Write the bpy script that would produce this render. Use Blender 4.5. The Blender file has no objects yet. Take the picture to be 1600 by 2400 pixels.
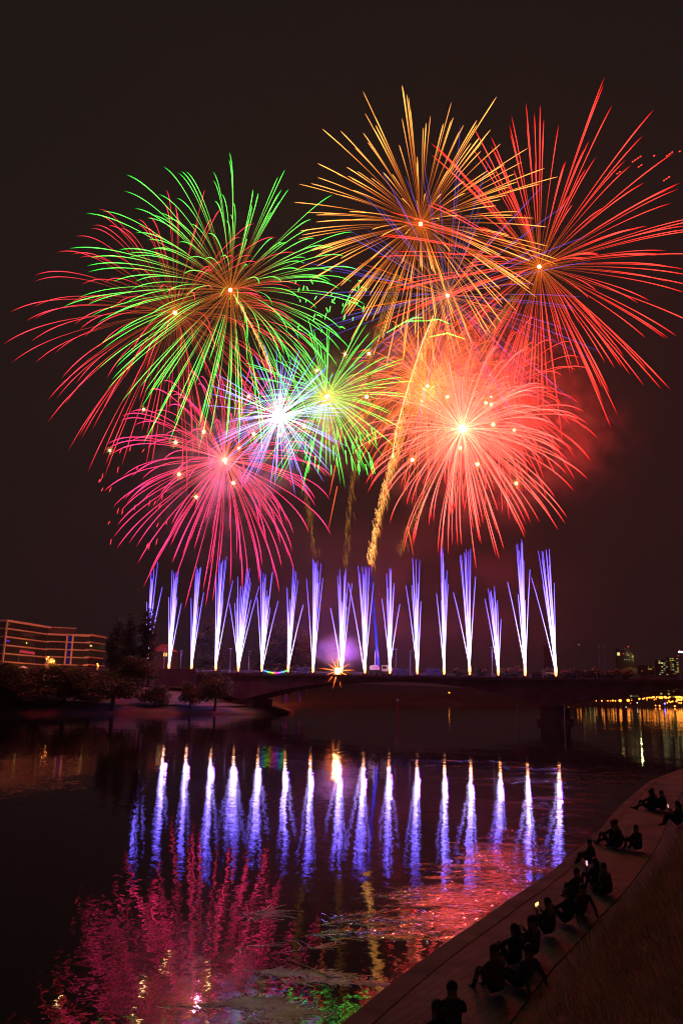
import bpy, bmesh, math, random
import numpy as np
from mathutils import Vector, Matrix

scene = bpy.context.scene
C = scene.collection
random.seed(11)
rng = np.random.default_rng(11)
PI = math.pi

# ------------------------------------------------------------------ camera
F_PX, PITCH, ROLL, CAM_H = 1889.0, math.radians(12.70), math.radians(1.355), 6.0
fw = np.array([0, math.cos(PITCH), math.sin(PITCH)])
up0 = np.array([0, -math.sin(PITCH), math.cos(PITCH)])
rt0 = np.array([1.0, 0, 0])
rt = math.cos(ROLL) * rt0 + math.sin(ROLL) * up0
up = -math.sin(ROLL) * rt0 + math.cos(ROLL) * up0
CAM = np.array([0, 0, CAM_H])
cd = bpy.data.cameras.new('camera')
cam = bpy.data.objects.new('camera', cd)
C.objects.link(cam)
cd.sensor_width = cd.sensor_height = 36.0
cd.sensor_fit = 'VERTICAL'
cd.lens = F_PX / 2400 * 36.0
cd.clip_start, cd.clip_end = 0.1, 9000
cam.matrix_world = Matrix(((rt[0], up[0], -fw[0], 0), (rt[1], up[1], -fw[1], 0),
                           (rt[2], up[2], -fw[2], CAM_H), (0, 0, 0, 1)))
scene.camera = cam

# ------------------------------------------------------------------ night sky, exposure
w = bpy.data.worlds.new('World')
scene.world = w
w.use_nodes = True
nt = w.node_tree
bg = nt.nodes['Background']
tc = nt.nodes.new('ShaderNodeTexCoord')
sx = nt.nodes.new('ShaderNodeSeparateXYZ')
cr = nt.nodes.new('ShaderNodeValToRGB')
nt.links.new(tc.outputs['Generated'], sx.inputs[0])
nt.links.new(sx.outputs['Z'], cr.inputs[0])
nt.links.new(cr.outputs[0], bg.inputs[0])
cr.color_ramp.elements[0].color = (0.0120, 0.0064, 0.0072, 1)
cr.color_ramp.elements[1].position = 0.55
cr.color_ramp.elements[1].color = (0.0100, 0.0080, 0.0070, 1)
bg.inputs[1].default_value = 1.0
scene.view_settings.view_transform = 'Standard'
scene.view_settings.look = 'None'
scene.view_settings.exposure = 0
scene.view_settings.gamma = 1
cy = scene.cycles
cy.use_denoising = True
cy.max_bounces = 5
cy.diffuse_bounces = 2
cy.glossy_bounces = 3
cy.volume_bounces = 0
cy.transparent_max_bounces = 16
cy.sample_clamp_indirect = 12
cy.use_light_tree = True
cy.volume_step_rate = 2.0
cy.filter_width = 1.2


# ------------------------------------------------------------------ helpers
def ray(px, py):
    return fw + (px - 800) / F_PX * rt + (1200 - py) / F_PX * up


def at(px, py, Y):
    d = ray(px, py)
    return CAM + d * (Y / d[1])


def onz(px, py, z):
    d = ray(px, py)
    return CAM + d * ((z - CAM_H) / d[2])


def mpp(P):
    return float(np.dot(np.asarray(P) - CAM, fw)) / F_PX


def tag(o, label=None, cat=None, group=None, kind=None):
    if label: o['label'] = label
    if cat: o['category'] = cat
    if group: o['group'] = group
    if kind: o['kind'] = kind
    return o


def empty(name, loc, rz=0.0):
    o = bpy.data.objects.new(name, None)
    C.objects.link(o)
    o.location = [float(v) for v in loc]
    o.rotation_euler = (0, 0, rz)
    return o


class MB:
    def __init__(s):
        s.v, s.f, s.a, s.m = [], [], [], []

    def add(s, vs, fs, a=None, m=0):
        o = len(s.v)
        s.v += [tuple(map(float, v)) for v in vs]
        s.f += [tuple(i + o for i in f) for f in fs]
        s.a += list(a) if a is not None else [0.0] * len(vs)
        s.m += [m] * len(fs)

    def box(s, x0, y0, z0, x1, y1, z1, M=None, m=0):
        vs = [(x0, y0, z0), (x1, y0, z0), (x1, y1, z0), (x0, y1, z0), (x0, y0, z1), (x1, y0, z1), (x1, y1, z1), (x0, y1, z1)]
        if M is not None: vs = [tuple(M @ Vector(v)) for v in vs]
        s.add(vs, [(3, 2, 1, 0), (4, 5, 6, 7), (0, 1, 5, 4), (1, 2, 6, 5), (2, 3, 7, 6), (3, 0, 4, 7)], m=m)

    def tube(s, pts, r, n=6, a=None, cap=True, m=0):
        pts = np.asarray(pts, float)
        k = len(pts)
        r = np.broadcast_to(np.asarray(r, float), (k,))
        tg = np.gradient(pts, axis=0)
        tg /= np.linalg.norm(tg, axis=1, keepdims=True) + 1e-12
        ref = np.array([0, 0, 1.0]) if abs(tg[0][2]) < 0.9 else np.array([1.0, 0, 0])
        e1 = np.cross(tg, ref); e1 /= np.linalg.norm(e1, axis=1, keepdims=True) + 1e-12
        e2 = np.cross(tg, e1)
        ang = np.arange(n) * 2 * PI / n
        ring = pts[:, None, :] + r[:, None, None] * (np.cos(ang)[None, :, None] * e1[:, None, :] + np.sin(ang)[None, :, None] * e2[:, None, :])
        vs = ring.reshape(-1, 3).tolist()
        fs = []
        for i in range(k - 1):
            for j in range(n):
                fs.append((i * n + j, i * n + (j + 1) % n, (i + 1) * n + (j + 1) % n, (i + 1) * n + j))
        if cap:
            fs.append(tuple(range(n - 1, -1, -1)))
            fs.append(tuple(range((k - 1) * n, k * n)))
        av = None
        if a is not None: av = np.repeat(np.asarray(a, float), n).tolist()
        s.add(vs, fs, av, m)

    def ico(s, c, r, sub=1, sq=(1, 1, 1), jit=0.0, a=None, m=0):
        bm = bmesh.new()
        bmesh.ops.create_icosphere(bm, subdivisions=sub, radius=1)
        vs = [(c[0] + v.co.x * r * sq[0] * (1 + random.uniform(-jit, jit)), c[1] + v.co.y * r * sq[1] * (1 + random.uniform(-jit, jit)),
               c[2] + v.co.z * r * sq[2] * (1 + random.uniform(-jit, jit))) for v in bm.verts]
        fs = [tuple(v.index for v in f.verts) for f in bm.faces]
        bm.free()
        s.add(vs, fs, None if a is None else [a] * len(vs), m)

    def prism(s, outline, y0, y1, m=0):
        """outline: (x, z) polygon extruded along y."""
        n = len(outline)
        vs = [(x, y0, z) for x, z in outline] + [(x, y1, z) for x, z in outline]
        fs = [tuple(range(n)), tuple(range(2 * n - 1, n - 1, -1))]
        fs += [(i, i + n, (i + 1) % n + n, (i + 1) % n) for i in range(n)]
        s.add(vs, fs, m=m)

    def build(s, name, mat, parent=None, loc=None, smooth=False, attr=False):
        me = bpy.data.meshes.new(name)
        me.from_pydata(s.v, [], s.f)
        for mm in (mat if isinstance(mat, (list, tuple)) else [mat]): me.materials.append(mm)
        if isinstance(mat, (list, tuple)): me.polygons.foreach_set('material_index', s.m)
        if attr:
            at_ = me.attributes.new('burn', 'FLOAT', 'POINT')
            at_.data.foreach_set('value', s.a)
        if smooth: me.polygons.foreach_set('use_smooth', [True] * len(s.f))
        me.update()
        o = bpy.data.objects.new(name, me)
        C.objects.link(o)
        if parent: o.parent = parent
        if loc is not None: o.location = [float(v) for v in loc]
        return o


def link_copy(o, parent=None):
    c = o.copy()
    C.objects.link(c)
    if parent: c.parent = parent
    for ch in [x for x in bpy.data.objects if x.parent == o]:
        link_copy(ch, c)
    return c


KIDS = {}


def copy_thing(o, loc, rz=None, sc=None):
    kids = [x for x in o.children]
    c = o.copy()
    C.objects.link(c)
    c.location = [float(v) for v in loc]
    if rz is not None: c.rotation_euler = (0, 0, rz)
    if sc is not None: c.scale = (sc, sc, sc) if not hasattr(sc, '__len__') else sc
    for ch in kids:
        d = ch.copy(); C.objects.link(d); d.parent = c
        for g in ch.children:
            e = g.copy(); C.objects.link(e); e.parent = d
    return c


# ------------------------------------------------------------------ materials
def mat(name, col, rough=0.7, noise=0.0, nscale=4.0, col2=None, bump=0.0, metal=0.0, spec=0.5, coords='Object'):
    m = bpy.data.materials.new(name)
    m.use_nodes = True
    n = m.node_tree
    b = n.nodes['Principled BSDF']
    b.inputs['Base Color'].default_value = (*col, 1)
    b.inputs['Roughness'].default_value = rough
    b.inputs['Metallic'].default_value = metal
    b.inputs['Specular IOR Level'].default_value = spec
    if noise or col2 or bump:
        t = n.nodes.new('ShaderNodeTexCoord')
        x = n.nodes.new('ShaderNodeTexNoise')
        x.inputs['Scale'].default_value = nscale
        x.inputs['Detail'].default_value = 5
        n.links.new(t.outputs[coords], x.inputs['Vector'])
        r = n.nodes.new('ShaderNodeValToRGB')
        c2 = col2 or tuple(c * (1 - noise) for c in col)
        r.color_ramp.elements[0].position, r.color_ramp.elements[1].position = 0.35, 0.65
        r.color_ramp.elements[0].color = (*c2, 1)
        r.color_ramp.elements[1].color = (*col, 1)
        n.links.new(x.outputs[0], r.inputs[0])
        n.links.new(r.outputs[0], b.inputs['Base Color'])
        if bump:
            bp = n.nodes.new('ShaderNodeBump')
            bp.inputs['Strength'].default_value = bump
            bp.inputs['Distance'].default_value = 0.03
            n.links.new(x.outputs[0], bp.inputs['Height'])
            n.links.new(bp.outputs[0], b.inputs['Normal'])
    return m


def emit(name, col, s):
    m = bpy.data.materials.new(name)
    m.use_nodes = True
    n = m.node_tree
    n.nodes.remove(n.nodes['Principled BSDF'])
    e = n.nodes.new('ShaderNodeEmission')
    e.inputs[0].default_value = (*col, 1)
    e.inputs[1].default_value = s
    n.links.new(e.outputs[0], n.nodes['Material Output'].inputs[0])
    return m


def spark(name, stops, gain=1.0):
    """burning spark: stops (position along its flight, hdr colour)."""
    m = bpy.data.materials.new(name)
    m.use_nodes = True
    n = m.node_tree
    n.nodes.remove(n.nodes['Principled BSDF'])
    a = n.nodes.new('ShaderNodeAttribute'); a.attribute_name = 'burn'
    r = n.nodes.new('ShaderNodeValToRGB')
    e = n.nodes.new('ShaderNodeEmission')
    m.cycles.emission_sampling = 'FRONT'
    g_ = gain
    stops = [(p, (c[0] * g_, c[1] * g_, c[2] * g_)) for p, c in stops]
    S = max(max(c) for _, c in stops)
    els = r.color_ramp.elements
    while len(els) < len(stops): els.new(0.5)
    for el, (p, c) in zip(els, stops):
        el.position = p
    for el, (p, c) in zip(els, stops):
        el.color = (c[0] / S, c[1] / S, c[2] / S, 1)
    e.inputs[1].default_value = S
    n.links.new(a.outputs['Fac'], r.inputs[0])
    n.links.new(r.outputs[0], e.inputs[0])
    n.links.new(e.outputs[0], n.nodes['Material Output'].inputs[0])
    return m


M = {}
M['concrete'] = mat('bridge concrete', (0.22, 0.21, 0.215), 0.85, 0.4, 0.35, bump=0.2)
M['asphalt'] = mat('asphalt', (0.05, 0.05, 0.052), 0.9, 0.3, 2)
M['metal'] = mat('painted metal', (0.35, 0.35, 0.37), 0.45, 0.2, 3)
M['dark'] = mat('dark box', (0.03, 0.03, 0.035), 0.7, 0.3, 3)
M['white'] = mat('white paint', (0.78, 0.77, 0.76), 0.5, 0.12, 2)
M['canvas'] = mat('white canvas', (0.75, 0.74, 0.72), 0.8, 0.1, 3)
M['blue'] = mat('blue boom paint', (0.02, 0.07, 0.55), 0.35, 0.2, 2)
M['red'] = mat('red paint', (0.55, 0.03, 0.03), 0.5, 0.2, 2)
M['bark'] = mat('bark', (0.09, 0.065, 0.05), 0.9, 0.4, 6, bump=0.5)
M['leafA'] = mat('leaf green', (0.07, 0.10, 0.03), 0.55, col2=(0.035, 0.06, 0.02), nscale=0.5)
M['leafB'] = mat('leaf olive', (0.09, 0.10, 0.035), 0.55, col2=(0.05, 0.06, 0.02), nscale=0.5)
M['soil'] = mat('bank soil and grass', (0.20, 0.16, 0.11), 0.95, col2=(0.10, 0.10, 0.055), nscale=0.25, bump=0.6)
M['sandpath'] = mat('pale gravel path', (0.15, 0.105, 0.07), 0.95, 0.3, 0.8)
M['hill'] = mat('far hillside', (0.16, 0.14, 0.12), 0.95, 0.3, 0.02)
M['wall'] = mat('dark facade', (0.045, 0.042, 0.045), 0.8, 0.25, 0.2)
M['slab'] = mat('pale floor slab', (0.55, 0.44, 0.33), 0.7, 0.2, 0.4)
M['glass'] = mat('dark window glass', (0.02, 0.03, 0.035), 0.08, spec=0.8)
M['banner'] = mat('pink banner', (0.75, 0.25, 0.40), 0.8, 0.1, 2)


def translucent(m, f=.45):
    n = m.node_tree
    b = n.nodes['Principled BSDF']
    t = n.nodes.new('ShaderNodeBsdfTranslucent')
    x = n.nodes.new('ShaderNodeMixShader'); x.inputs[0].default_value = f
    src = b.inputs['Base Color'].links
    if src: n.links.new(src[0].from_socket, t.inputs[0])
    else: t.inputs[0].default_value = b.inputs['Base Color'].default_value
    n.links.new(b.outputs[0], x.inputs[1]); n.links.new(t.outputs[0], x.inputs[2])
    n.links.new(x.outputs[0], n.nodes['Material Output'].inputs[0])
    return m


translucent(M['leafA'], .4); translucent(M['leafB'], .4)


# ------------------------------------------------------------------ water
def make_water():
    m = bpy.data.materials.new('river water')
    m.use_nodes = True
    n = m.node_tree
    b = n.nodes['Principled BSDF']
    b.inputs['Base Color'].default_value = (0.006, 0.007, 0.009, 1)
    b.inputs['Roughness'].default_value = 0.03
    b.inputs['IOR'].default_value = 1.6
    g = n.nodes.new('ShaderNodeNewGeometry')

    def slopes(scale, k, stretch, det):
        mp = n.nodes.new('ShaderNodeMapping')
        mp.inputs['Scale'].default_value = stretch
        n.links.new(g.outputs['Position'], mp.inputs[0])
        t = n.nodes.new('ShaderNodeTexNoise')
        t.inputs['Scale'].default_value = scale
        t.inputs['Detail'].default_value = det
        n.links.new(mp.outputs[0], t.inputs['Vector'])
        s = n.nodes.new('ShaderNodeVectorMath'); s.operation = 'SUBTRACT'
        s.inputs[1].default_value = (0.5, 0.5, 0.5)
        n.links.new(t.outputs['Color'], s.inputs[0])
        q = n.nodes.new('ShaderNodeVectorMath'); q.operation = 'MULTIPLY'
        q.inputs[1].default_value = (k, k, 0)
        n.links.new(s.outputs[0], q.inputs[0])
        return q.outputs[0]

    def add(a, c):
        v = n.nodes.new('ShaderNodeVectorMath'); v.operation = 'ADD'
        n.links.new(a, v.inputs[0])
        if isinstance(c, tuple): v.inputs[1].default_value = c
        else: n.links.new(c, v.inputs[1])
        return v.outputs[0]
    tot = add(add(slopes(1.7, 0.027, (1, 1, 1), 1.0), slopes(6.5, 0.032, (1, 1, 1), 1.0)), slopes(0.15, 0.012, (1, 1, 1), 0))
    tot = add(tot, (0.0, 0.0, 1.0))
    nz = n.nodes.new('ShaderNodeVectorMath'); nz.operation = 'NORMALIZE'
    n.links.new(tot, nz.inputs[0])
    n.links.new(nz.outputs[0], b.inputs['Normal'])
    mb = MB()
    mb.add([(-3000, -60, 0), (3000, -60, 0), (3000, 4000, 0), (-3000, 4000, 0)], [(0, 1, 2, 3)])
    o = mb.build('water', m)
    tag(o, 'dark rippled river mirroring the fireworks', 'river', kind='structure')


make_water()

# ------------------------------------------------------------------ near bank: quay edge, paved quay, grass slope
EDGE = np.array([(-9, -14), (-4.2, 3), (-2.0, 9), (-0.9, 11.6), (0.19, 13.95), (0.77, 15.16), (1.63, 16.88), (2.45, 18.44), (3.47, 20.16), (4.29, 21.8),
                 (5.44, 23.7), (6.7, 26.1), (8.18, 28.99), (10.21, 33.14), (13.72, 41.0), (20.12, 54.15), (26.87, 65.0), (42, 88), (75, 140),
                 (140, 260), (235, 500), (330, 770), (420, 890), (700, 930)], float)


def resample(P, step):
    out = []
    for a, b in zip(P[:-1], P[1:]):
        L = np.linalg.norm(b - a)
        k = max(1, int(L / max(step, 0.03 * np.linalg.norm(a))))
        for i in range(k): out.append(a + (b - a) * i / k)
    out.append(P[-1])
    return np.array(out)


E_ = resample(EDGE, 0.5)
for _ in range(4):
    E_[1:-1] = 0.25 * E_[:-2] + 0.5 * E_[1:-1] + 0.25 * E_[2:]
TG = np.gradient(E_, axis=0)
TG /= np.linalg.norm(TG, axis=1, keepdims=True)
NR = np.stack([TG[:, 1], -TG[:, 0]], -1)
for _ in range(30):
    NR[1:-1] = 0.25 * NR[:-2] + 0.5 * NR[1:-1] + 0.25 * NR[2:]
NR /= np.linalg.norm(NR, axis=1, keepdims=True)
QW = 2.3


def slope_z(d):
    t = max(0.0, d - QW)
    z = 1.0 + 0.80 * t - 0.25 * (1 - math.exp(-t * 1.2))
    return min(z, 4.25 + 0.02 * max(0, t - 5))


def bank_strip(name, ds, zf, m, smooth=True, bumpy=0.0):
    mb = MB()
    n = len(E_)
    for d in ds:
        for i in range(n):
            p = E_[i] + NR[i] * d
            zz = zf(d)
            if bumpy and d > QW + 0.1: zz += bumpy * (math.sin(p[0] * 2.3 + p[1] * 1.7) + math.sin(p[0] * 5.1 - p[1] * 3.3) * 0.5)
            mb.v.append((p[0], p[1], zz)); mb.a.append(0)
    for k in range(len(ds) - 1):
        for i in range(n - 1):
            mb.f.append((k * n + i, (k + 1) * n + i, (k + 1) * n + i + 1, k * n + i + 1)); mb.m.append(0)
    return mb.build(name, m, smooth=smooth)


def paving_mat():
    m = mat('quay paving stone', (0.26, 0.22, 0.195), 0.8, 0.5, 0.7, bump=0.3)
    n = m.node_tree
    b = n.nodes['Principled BSDF']
    src = b.inputs['Base Color'].links[0].from_socket
    br = n.nodes.new('ShaderNodeTexBrick')
    t = n.nodes.new('ShaderNodeTexCoord')
    mp = n.nodes.new('ShaderNodeMapping')
    mp.inputs['Rotation'].default_value = (0, 0, math.radians(-57))
    n.links.new(t.outputs['Object'], mp.inputs[0])
    n.links.new(mp.outputs[0], br.inputs['Vector'])
    br.inputs['Scale'].default_value = 1.4
    br.inputs['Mortar Size'].default_value = 0.012
    br.inputs['Color1'].default_value = (1, 1, 1, 1)
    br.inputs['Color2'].default_value = (0.8, 0.8, 0.8, 1)
    br.inputs['Mortar'].default_value = (0.45, 0.45, 0.45, 1)
    mx = n.nodes.new('ShaderNodeMixRGB'); mx.blend_type = 'MULTIPLY'; mx.inputs[0].default_value = 1
    n.links.new(src, mx.inputs[1]); n.links.new(br.outputs['Color'], mx.inputs[2])
    n.links.new(mx.outputs[0], b.inputs['Base Color'])
    return m


q = bank_strip('quay_pavement', [0.42, 1.0, 1.7, QW], lambda d: 1.0, paving_mat(), smooth=False)
tag(q, 'stone paved quay path along the near water edge', 'quay', kind='structure')
kerb = MB()
n_ = len(E_)
for (d, z) in ((0, -1.5), (0, 1.012), (0.42, 1.012), (0.42, 0.9)):
    for i in range(n_):
        p = E_[i] + NR[i] * d
        kerb.v.append((p[0], p[1], z)); kerb.a.append(0)
for k in range(3):
    for i in range(n_ - 1):
        kerb.f.append((k * n_ + i, (k + 1) * n_ + i, (k + 1) * n_ + i + 1, k * n_ + i + 1)); kerb.m.append(0)
o = kerb.build('quay_wall', mat('quay wall stone', (0.22, 0.185, 0.165), 0.85, 0.5, 1.2, bump=0.4))
tag(o, 'stone edge wall of the near quay dropping into the water', 'quay wall', kind='structure')
g_ = bank_strip('grass_bank', [QW, 2.5, 2.8, 3.2, 3.6, 4.1, 4.6, 5.2, 5.8, 6.4, 7.2, 9, 14, 30, 70], lambda d: slope_z(d) - (0.03 if d < 2.4 else 0),
                M['soil'], bumpy=0.02)
tag(g_, 'steep grass bank rising beside the quay', 'bank', kind='structure')


def edge_frame(x, y):
    dd = ((E_ - np.array([x, y])) ** 2).sum(1)
    i = int(dd.argmin())
    v = np.array([x, y]) - E_[i]
    return i, float(v @ NR[i])


def bank_height(x, y):
    i, d = edge_frame(x, y)
    return slope_z(d) if d > 0 else 0.0


def on_bank(px, py):
    d = ray(px, py)
    lo = None
    for t in np.arange(6, 120, 0.05):
        p = CAM + d * t
        if p[2] <= 4.4 and p[2] <= bank_height(p[0], p[1]): return p
    return CAM + d * 60


def grass():
    mb = MB()
    V, Fc = [], []
    n = 0
    gi = np.where((E_[:, 1] > 6) & (E_[:, 1] < 60))[0]
    for k in range(26000):
        i = int(gi[rng.integers(len(gi))])
        if rng.random() > min(1, (22.0 / max(E_[i, 1], 1)) ** 1.2): continue
        d = QW + 0.35 + abs(rng.normal(0, 1.7)) + rng.random() * 1.2
        if d > 6.4: continue
        p = E_[i] + NR[i] * d + rng.normal(0, 0.25, 2)
        d = float((p - E_[i]) @ NR[i])
        if d < QW + 0.15: continue
        z = slope_z(d) - 0.03
        h = 0.10 + 0.20 * rng.random()
        ln = rng.normal(0, 0.35, 2) + np.array([-0.35, 0.25])
        sd = rng.normal(0, 1, 2); sd /= np.linalg.norm(sd)
        wd = 0.008
        b0 = (p[0] - sd[0] * wd, p[1] - sd[1] * wd, z); b1 = (p[0] + sd[0] * wd, p[1] + sd[1] * wd, z)
        m0 = (p[0] + ln[0] * h * 0.4 - sd[0] * wd * .8, p[1] + ln[1] * h * 0.4 - sd[1] * wd * .8, z + h * 0.65)
        m1 = (p[0] + ln[0] * h * 0.4 + sd[0] * wd * .8, p[1] + ln[1] * h * 0.4 + sd[1] * wd * .8, z + h * 0.65)
        t = (p[0] + ln[0] * h * 1.2, p[1] + ln[1] * h * 1.2, z + h)
        V += [b0, b1, m0, m1, t]; Fc += [(n, n + 1, n + 3, n + 2), (n + 2, n + 3, n + 4)]
        n += 5
    mb.v, mb.f, mb.a, mb.m = V, Fc, [0.0] * len(V), [0] * len(Fc)
    o = mb.build('grass', translucent(mat('dry bank grass', (0.42, 0.33, 0.16), 0.7, col2=(0.18, 0.16, 0.07), nscale=1.3), .5))
    tag(o, 'long dry grass blades on the near bank', 'grass', kind='stuff')


grass()


# ------------------------------------------------------------------ floating weeds on the water
def weeds(name, spots, label, mt):
    mb = MB()
    for (px, py, sx_, sy_, cnt, ang0, ln) in spots:
        c = onz(px, py, 0)
        strips = [(c[0] + rng.normal(0, sx_), c[1] + rng.normal(0, sy_), rng.normal(ang0, .12), .5 + rng.random()) for _ in range(max(3, cnt // 45))]
        for k in range(int(cnt * .75)):
            cx_, cy_, ca_, cl_ = strips[int(len(strips) * rng.random() ** 1.5)]
            u_, v_ = rng.normal(0, .55 * cl_ * max(sx_, .5)), rng.normal(0, .07 * max(sy_, .5))
            x, y = cx_ + u_ * math.cos(ca_) - v_ * math.sin(ca_), cy_ + u_ * math.sin(ca_) + v_ * math.cos(ca_)
            i, d = edge_frame(x, y)
            if d > -0.12: continue
            a = ang0 + rng.normal(0, 0.45)
            L = ln * (0.3 + rng.random())
            bend = rng.normal(0, 0.5)
            wd = 0.006 + 0.012 * rng.random()
            pts = []
            for j in range(4):
                t = j / 3
                aa = a + bend * t
                pts.append((x + math.cos(aa) * L * t, y + math.sin(aa) * L * t, 0.004 + 0.012 * rng.random()))
            tl = rng.normal(0.07, 0.08)
            vs, fs = [], []
            for j, p in enumerate(pts):
                aa = a + bend * j / 3
                nx_, ny_ = -math.sin(aa), math.cos(aa)
                ww = wd * (1 - 0.6 * abs(j / 3 - 0.4))
                vs += [(p[0] - nx_ * ww, p[1] - ny_ * ww, p[2] - tl * ww), (p[0] + nx_ * ww, p[1] + ny_ * ww, p[2] + tl * ww)]
            fs = [(2 * j, 2 * j + 1, 2 * j + 3, 2 * j + 2) for j in range(3)]
            mb.add(vs, fs)
    o = mb.build(name, mt)
    tag(o, label, 'water weed', kind='stuff')


M['weed'] = mat('wet water weed', (0.10, 0.05, 0.035), 0.11, 0.4, 3, spec=1.0)
weeds('floating_weeds', [(1180, 2055, 1.1, 1.5, 1500, 0.25, 0.7), (1080, 2105, 0.9, 0.9, 1900, 0.3, 0.6), (1010, 2160, 0.6, 0.6, 1500, 0.25, 0.5),
                         (900, 2190, 0.7, 0.35, 600, 0.3, 0.5), (850, 2155, 0.6, 0.5, 200, 0.5, 0.6), (1230, 2000, 1.5, 2.2, 800, 0.1, 0.7),
                         (1330, 1945, 2.0, 3.0, 500, 0.05, 0.9), (1400, 1880, 3.0, 4.5, 700, 0.0, 1.4), (1480, 1830, 6.0, 6.0, 900, 0.0, 2.0)],
      'reddish mat of floating weeds along the quay wall', M['weed'])
weeds('weed_raft', [(700, 2285, 0.45, 0.35, 420, -0.25, 0.45), (800, 2300, 0.35, 0.2, 220, 0.0, 0.35), (600, 2360, 0.35, 0.22, 380, 0.1, 0.4),
                    (650, 2385, 0.3, 0.18, 420, 0.3, 0.4), (560, 2350, 0.35, 0.15, 200, 0.2, 0.5), (600, 2150, 0.2, 0.3, 40, 0.5, 0.9), (690, 2215, 0.5, 0.3, 30, 0.5, 0.8)],
      'tangled raft of pale stalks floating at the bottom of the river view', mat('pale drowned stalks', (0.15, 0.135, 0.09), 0.35, 0.4, 5, spec=0.6))
st = MB()
a_, b_ = onz(672, 2247, 0.02), onz(775, 2290, 0.02)
st.tube([a_, a_ * .5 + b_ * .5 + np.array([0, 0, .012]), b_], [0.012, 0.014, 0.007], 6)
tag(st.build('reed_stalk', mat('yellow reed', (0.55, 0.47, 0.18), 0.4, 0.3, 6)), 'single straight yellowish reed stalk floating across the weeds', 'reed stalk')

# ------------------------------------------------------------------ far land and left bank
LB = [(-400, 150), (-200, 165), (-110, 176), (-64, 182), (-51.8, 203), (-38, 214), (-24, 221), (-16, 227), (-11, 238), (-14, 262), (-20, 330), (-10, 470), (40, 600), (110, 655),
      (175, 690), (260, 860), (345, 945), (420, 990), (800, 1010)]


def left_bank():
    P = resample(np.array(LB, float), 4)
    for _ in range(3): P[1:-1] = 0.25 * P[:-2] + 0.5 * P[1:-1] + 0.25 * P[2:]
    T = np.gradient(P, axis=0); T /= np.linalg.norm(T, axis=1, keepdims=True)
    N = np.stack([-T[:, 1], T[:, 0]], -1)
    for _ in range(40): N[1:-1] = 0.25 * N[:-2] + 0.5 * N[1:-1] + 0.25 * N[2:]
    N /= np.linalg.norm(N, axis=1, keepdims=True)
    ds = [0, 0.01, 1.5, 4, 7, 10, 14, 20, 30, 45, 70]
    zs = [-1, 0.35, 0.9, 1.6, 2.0, 2.8, 4.0, 5.2, 6.3, 7.0, 7.5]
    mb = MB()
    n = len(P)
    for d, z in zip(ds, zs):
        for i in range(n):
            p = P[i] + N[i] * d
            mb.v.append((p[0], p[1], z + (0.25 * math.sin(p[0] * .4 + d) if d > 1 else 0))); mb.a.append(0)
    for k in range(len(ds) - 1):
        for i in range(n - 1):
            mb.f.append((k * n + i, k * n + i + 1, (k + 1) * n + i + 1, (k + 1) * n + i)); mb.m.append(0)
    tag(mb.build('river_bank', mat('dark bank earth', (0.10, 0.07, 0.045), 0.95, col2=(0.05, 0.05, 0.028), nscale=0.25, bump=0.6), smooth=True), 'far grassy river bank below the trees and bridge', 'bank', kind='structure')
    # pale path strip along the foot of the bank
    mb = MB()
    ii = [i for i in range(n) if -75 < P[i][0] < -8 and P[i][1] < 262]
    for d, z in ((5.0, 2.0), (6.2, 2.2), (7.4, 2.45)):
        for i in ii:
            p = P[i] + N[i] * d
            mb.v.append((p[0], p[1], z + 0.25 * math.sin(p[0] * .4 + d) + 0.12)); mb.a.append(0)
    k_ = len(ii)
    for r in range(2):
        for i in range(k_ - 1):
            mb.f.append((r * k_ + i, r * k_ + i + 1, (r + 1) * k_ + i + 1, (r + 1) * k_ + i)); mb.m.append(0)
    tag(mb.build('bank_path', M['sandpath'], smooth=True), 'pale gravel path along the far bank', 'path', kind='structure')


left_bank()


def far_h(x, y):
    base = 7.0 + 0.012 * max(0, y - 900)
    if y < 940: base = 7 + (y - 250) * 0.002
    h = base
    h += 62 * math.exp(-(((x - 585) / 75) ** 2) - ((y - 1670) / 90) ** 2)
    h += 12 * math.exp(-(((x + 100) / 500) ** 2) - ((y - 2100) / 400) ** 2)
    return h


mb = MB()
xs = np.linspace(-1500, 1800, 80); ys = np.concatenate([[250, 300, 400, 560, 700, 800, 900, 1000], np.linspace(1060, 3200, 40)])


def inland(x, y):
    # keep the river free: left shore line as x limit by y
    P = np.array(LB)
    if y > 1010: return True
    k = np.interp(y, P[6:, 1], P[6:, 0])
    return x < k - 70


for y in ys:
    for x in xs:
        z = far_h(x, y) if inland(x, y) else -3.0
        mb.v.append((x, y, z)); mb.a.append(0)
nx = len(xs)
for j in range(len(ys) - 1):
    for i in range(nx - 1):
        mb.f.append((j * nx + i, j * nx + i + 1, (j + 1) * nx + i + 1, (j + 1) * nx + i)); mb.m.append(0)
tag(mb.build('far_hills', M['hill'], smooth=True), 'dark hills and city ground beyond the river', 'hills', kind='structure')


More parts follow.
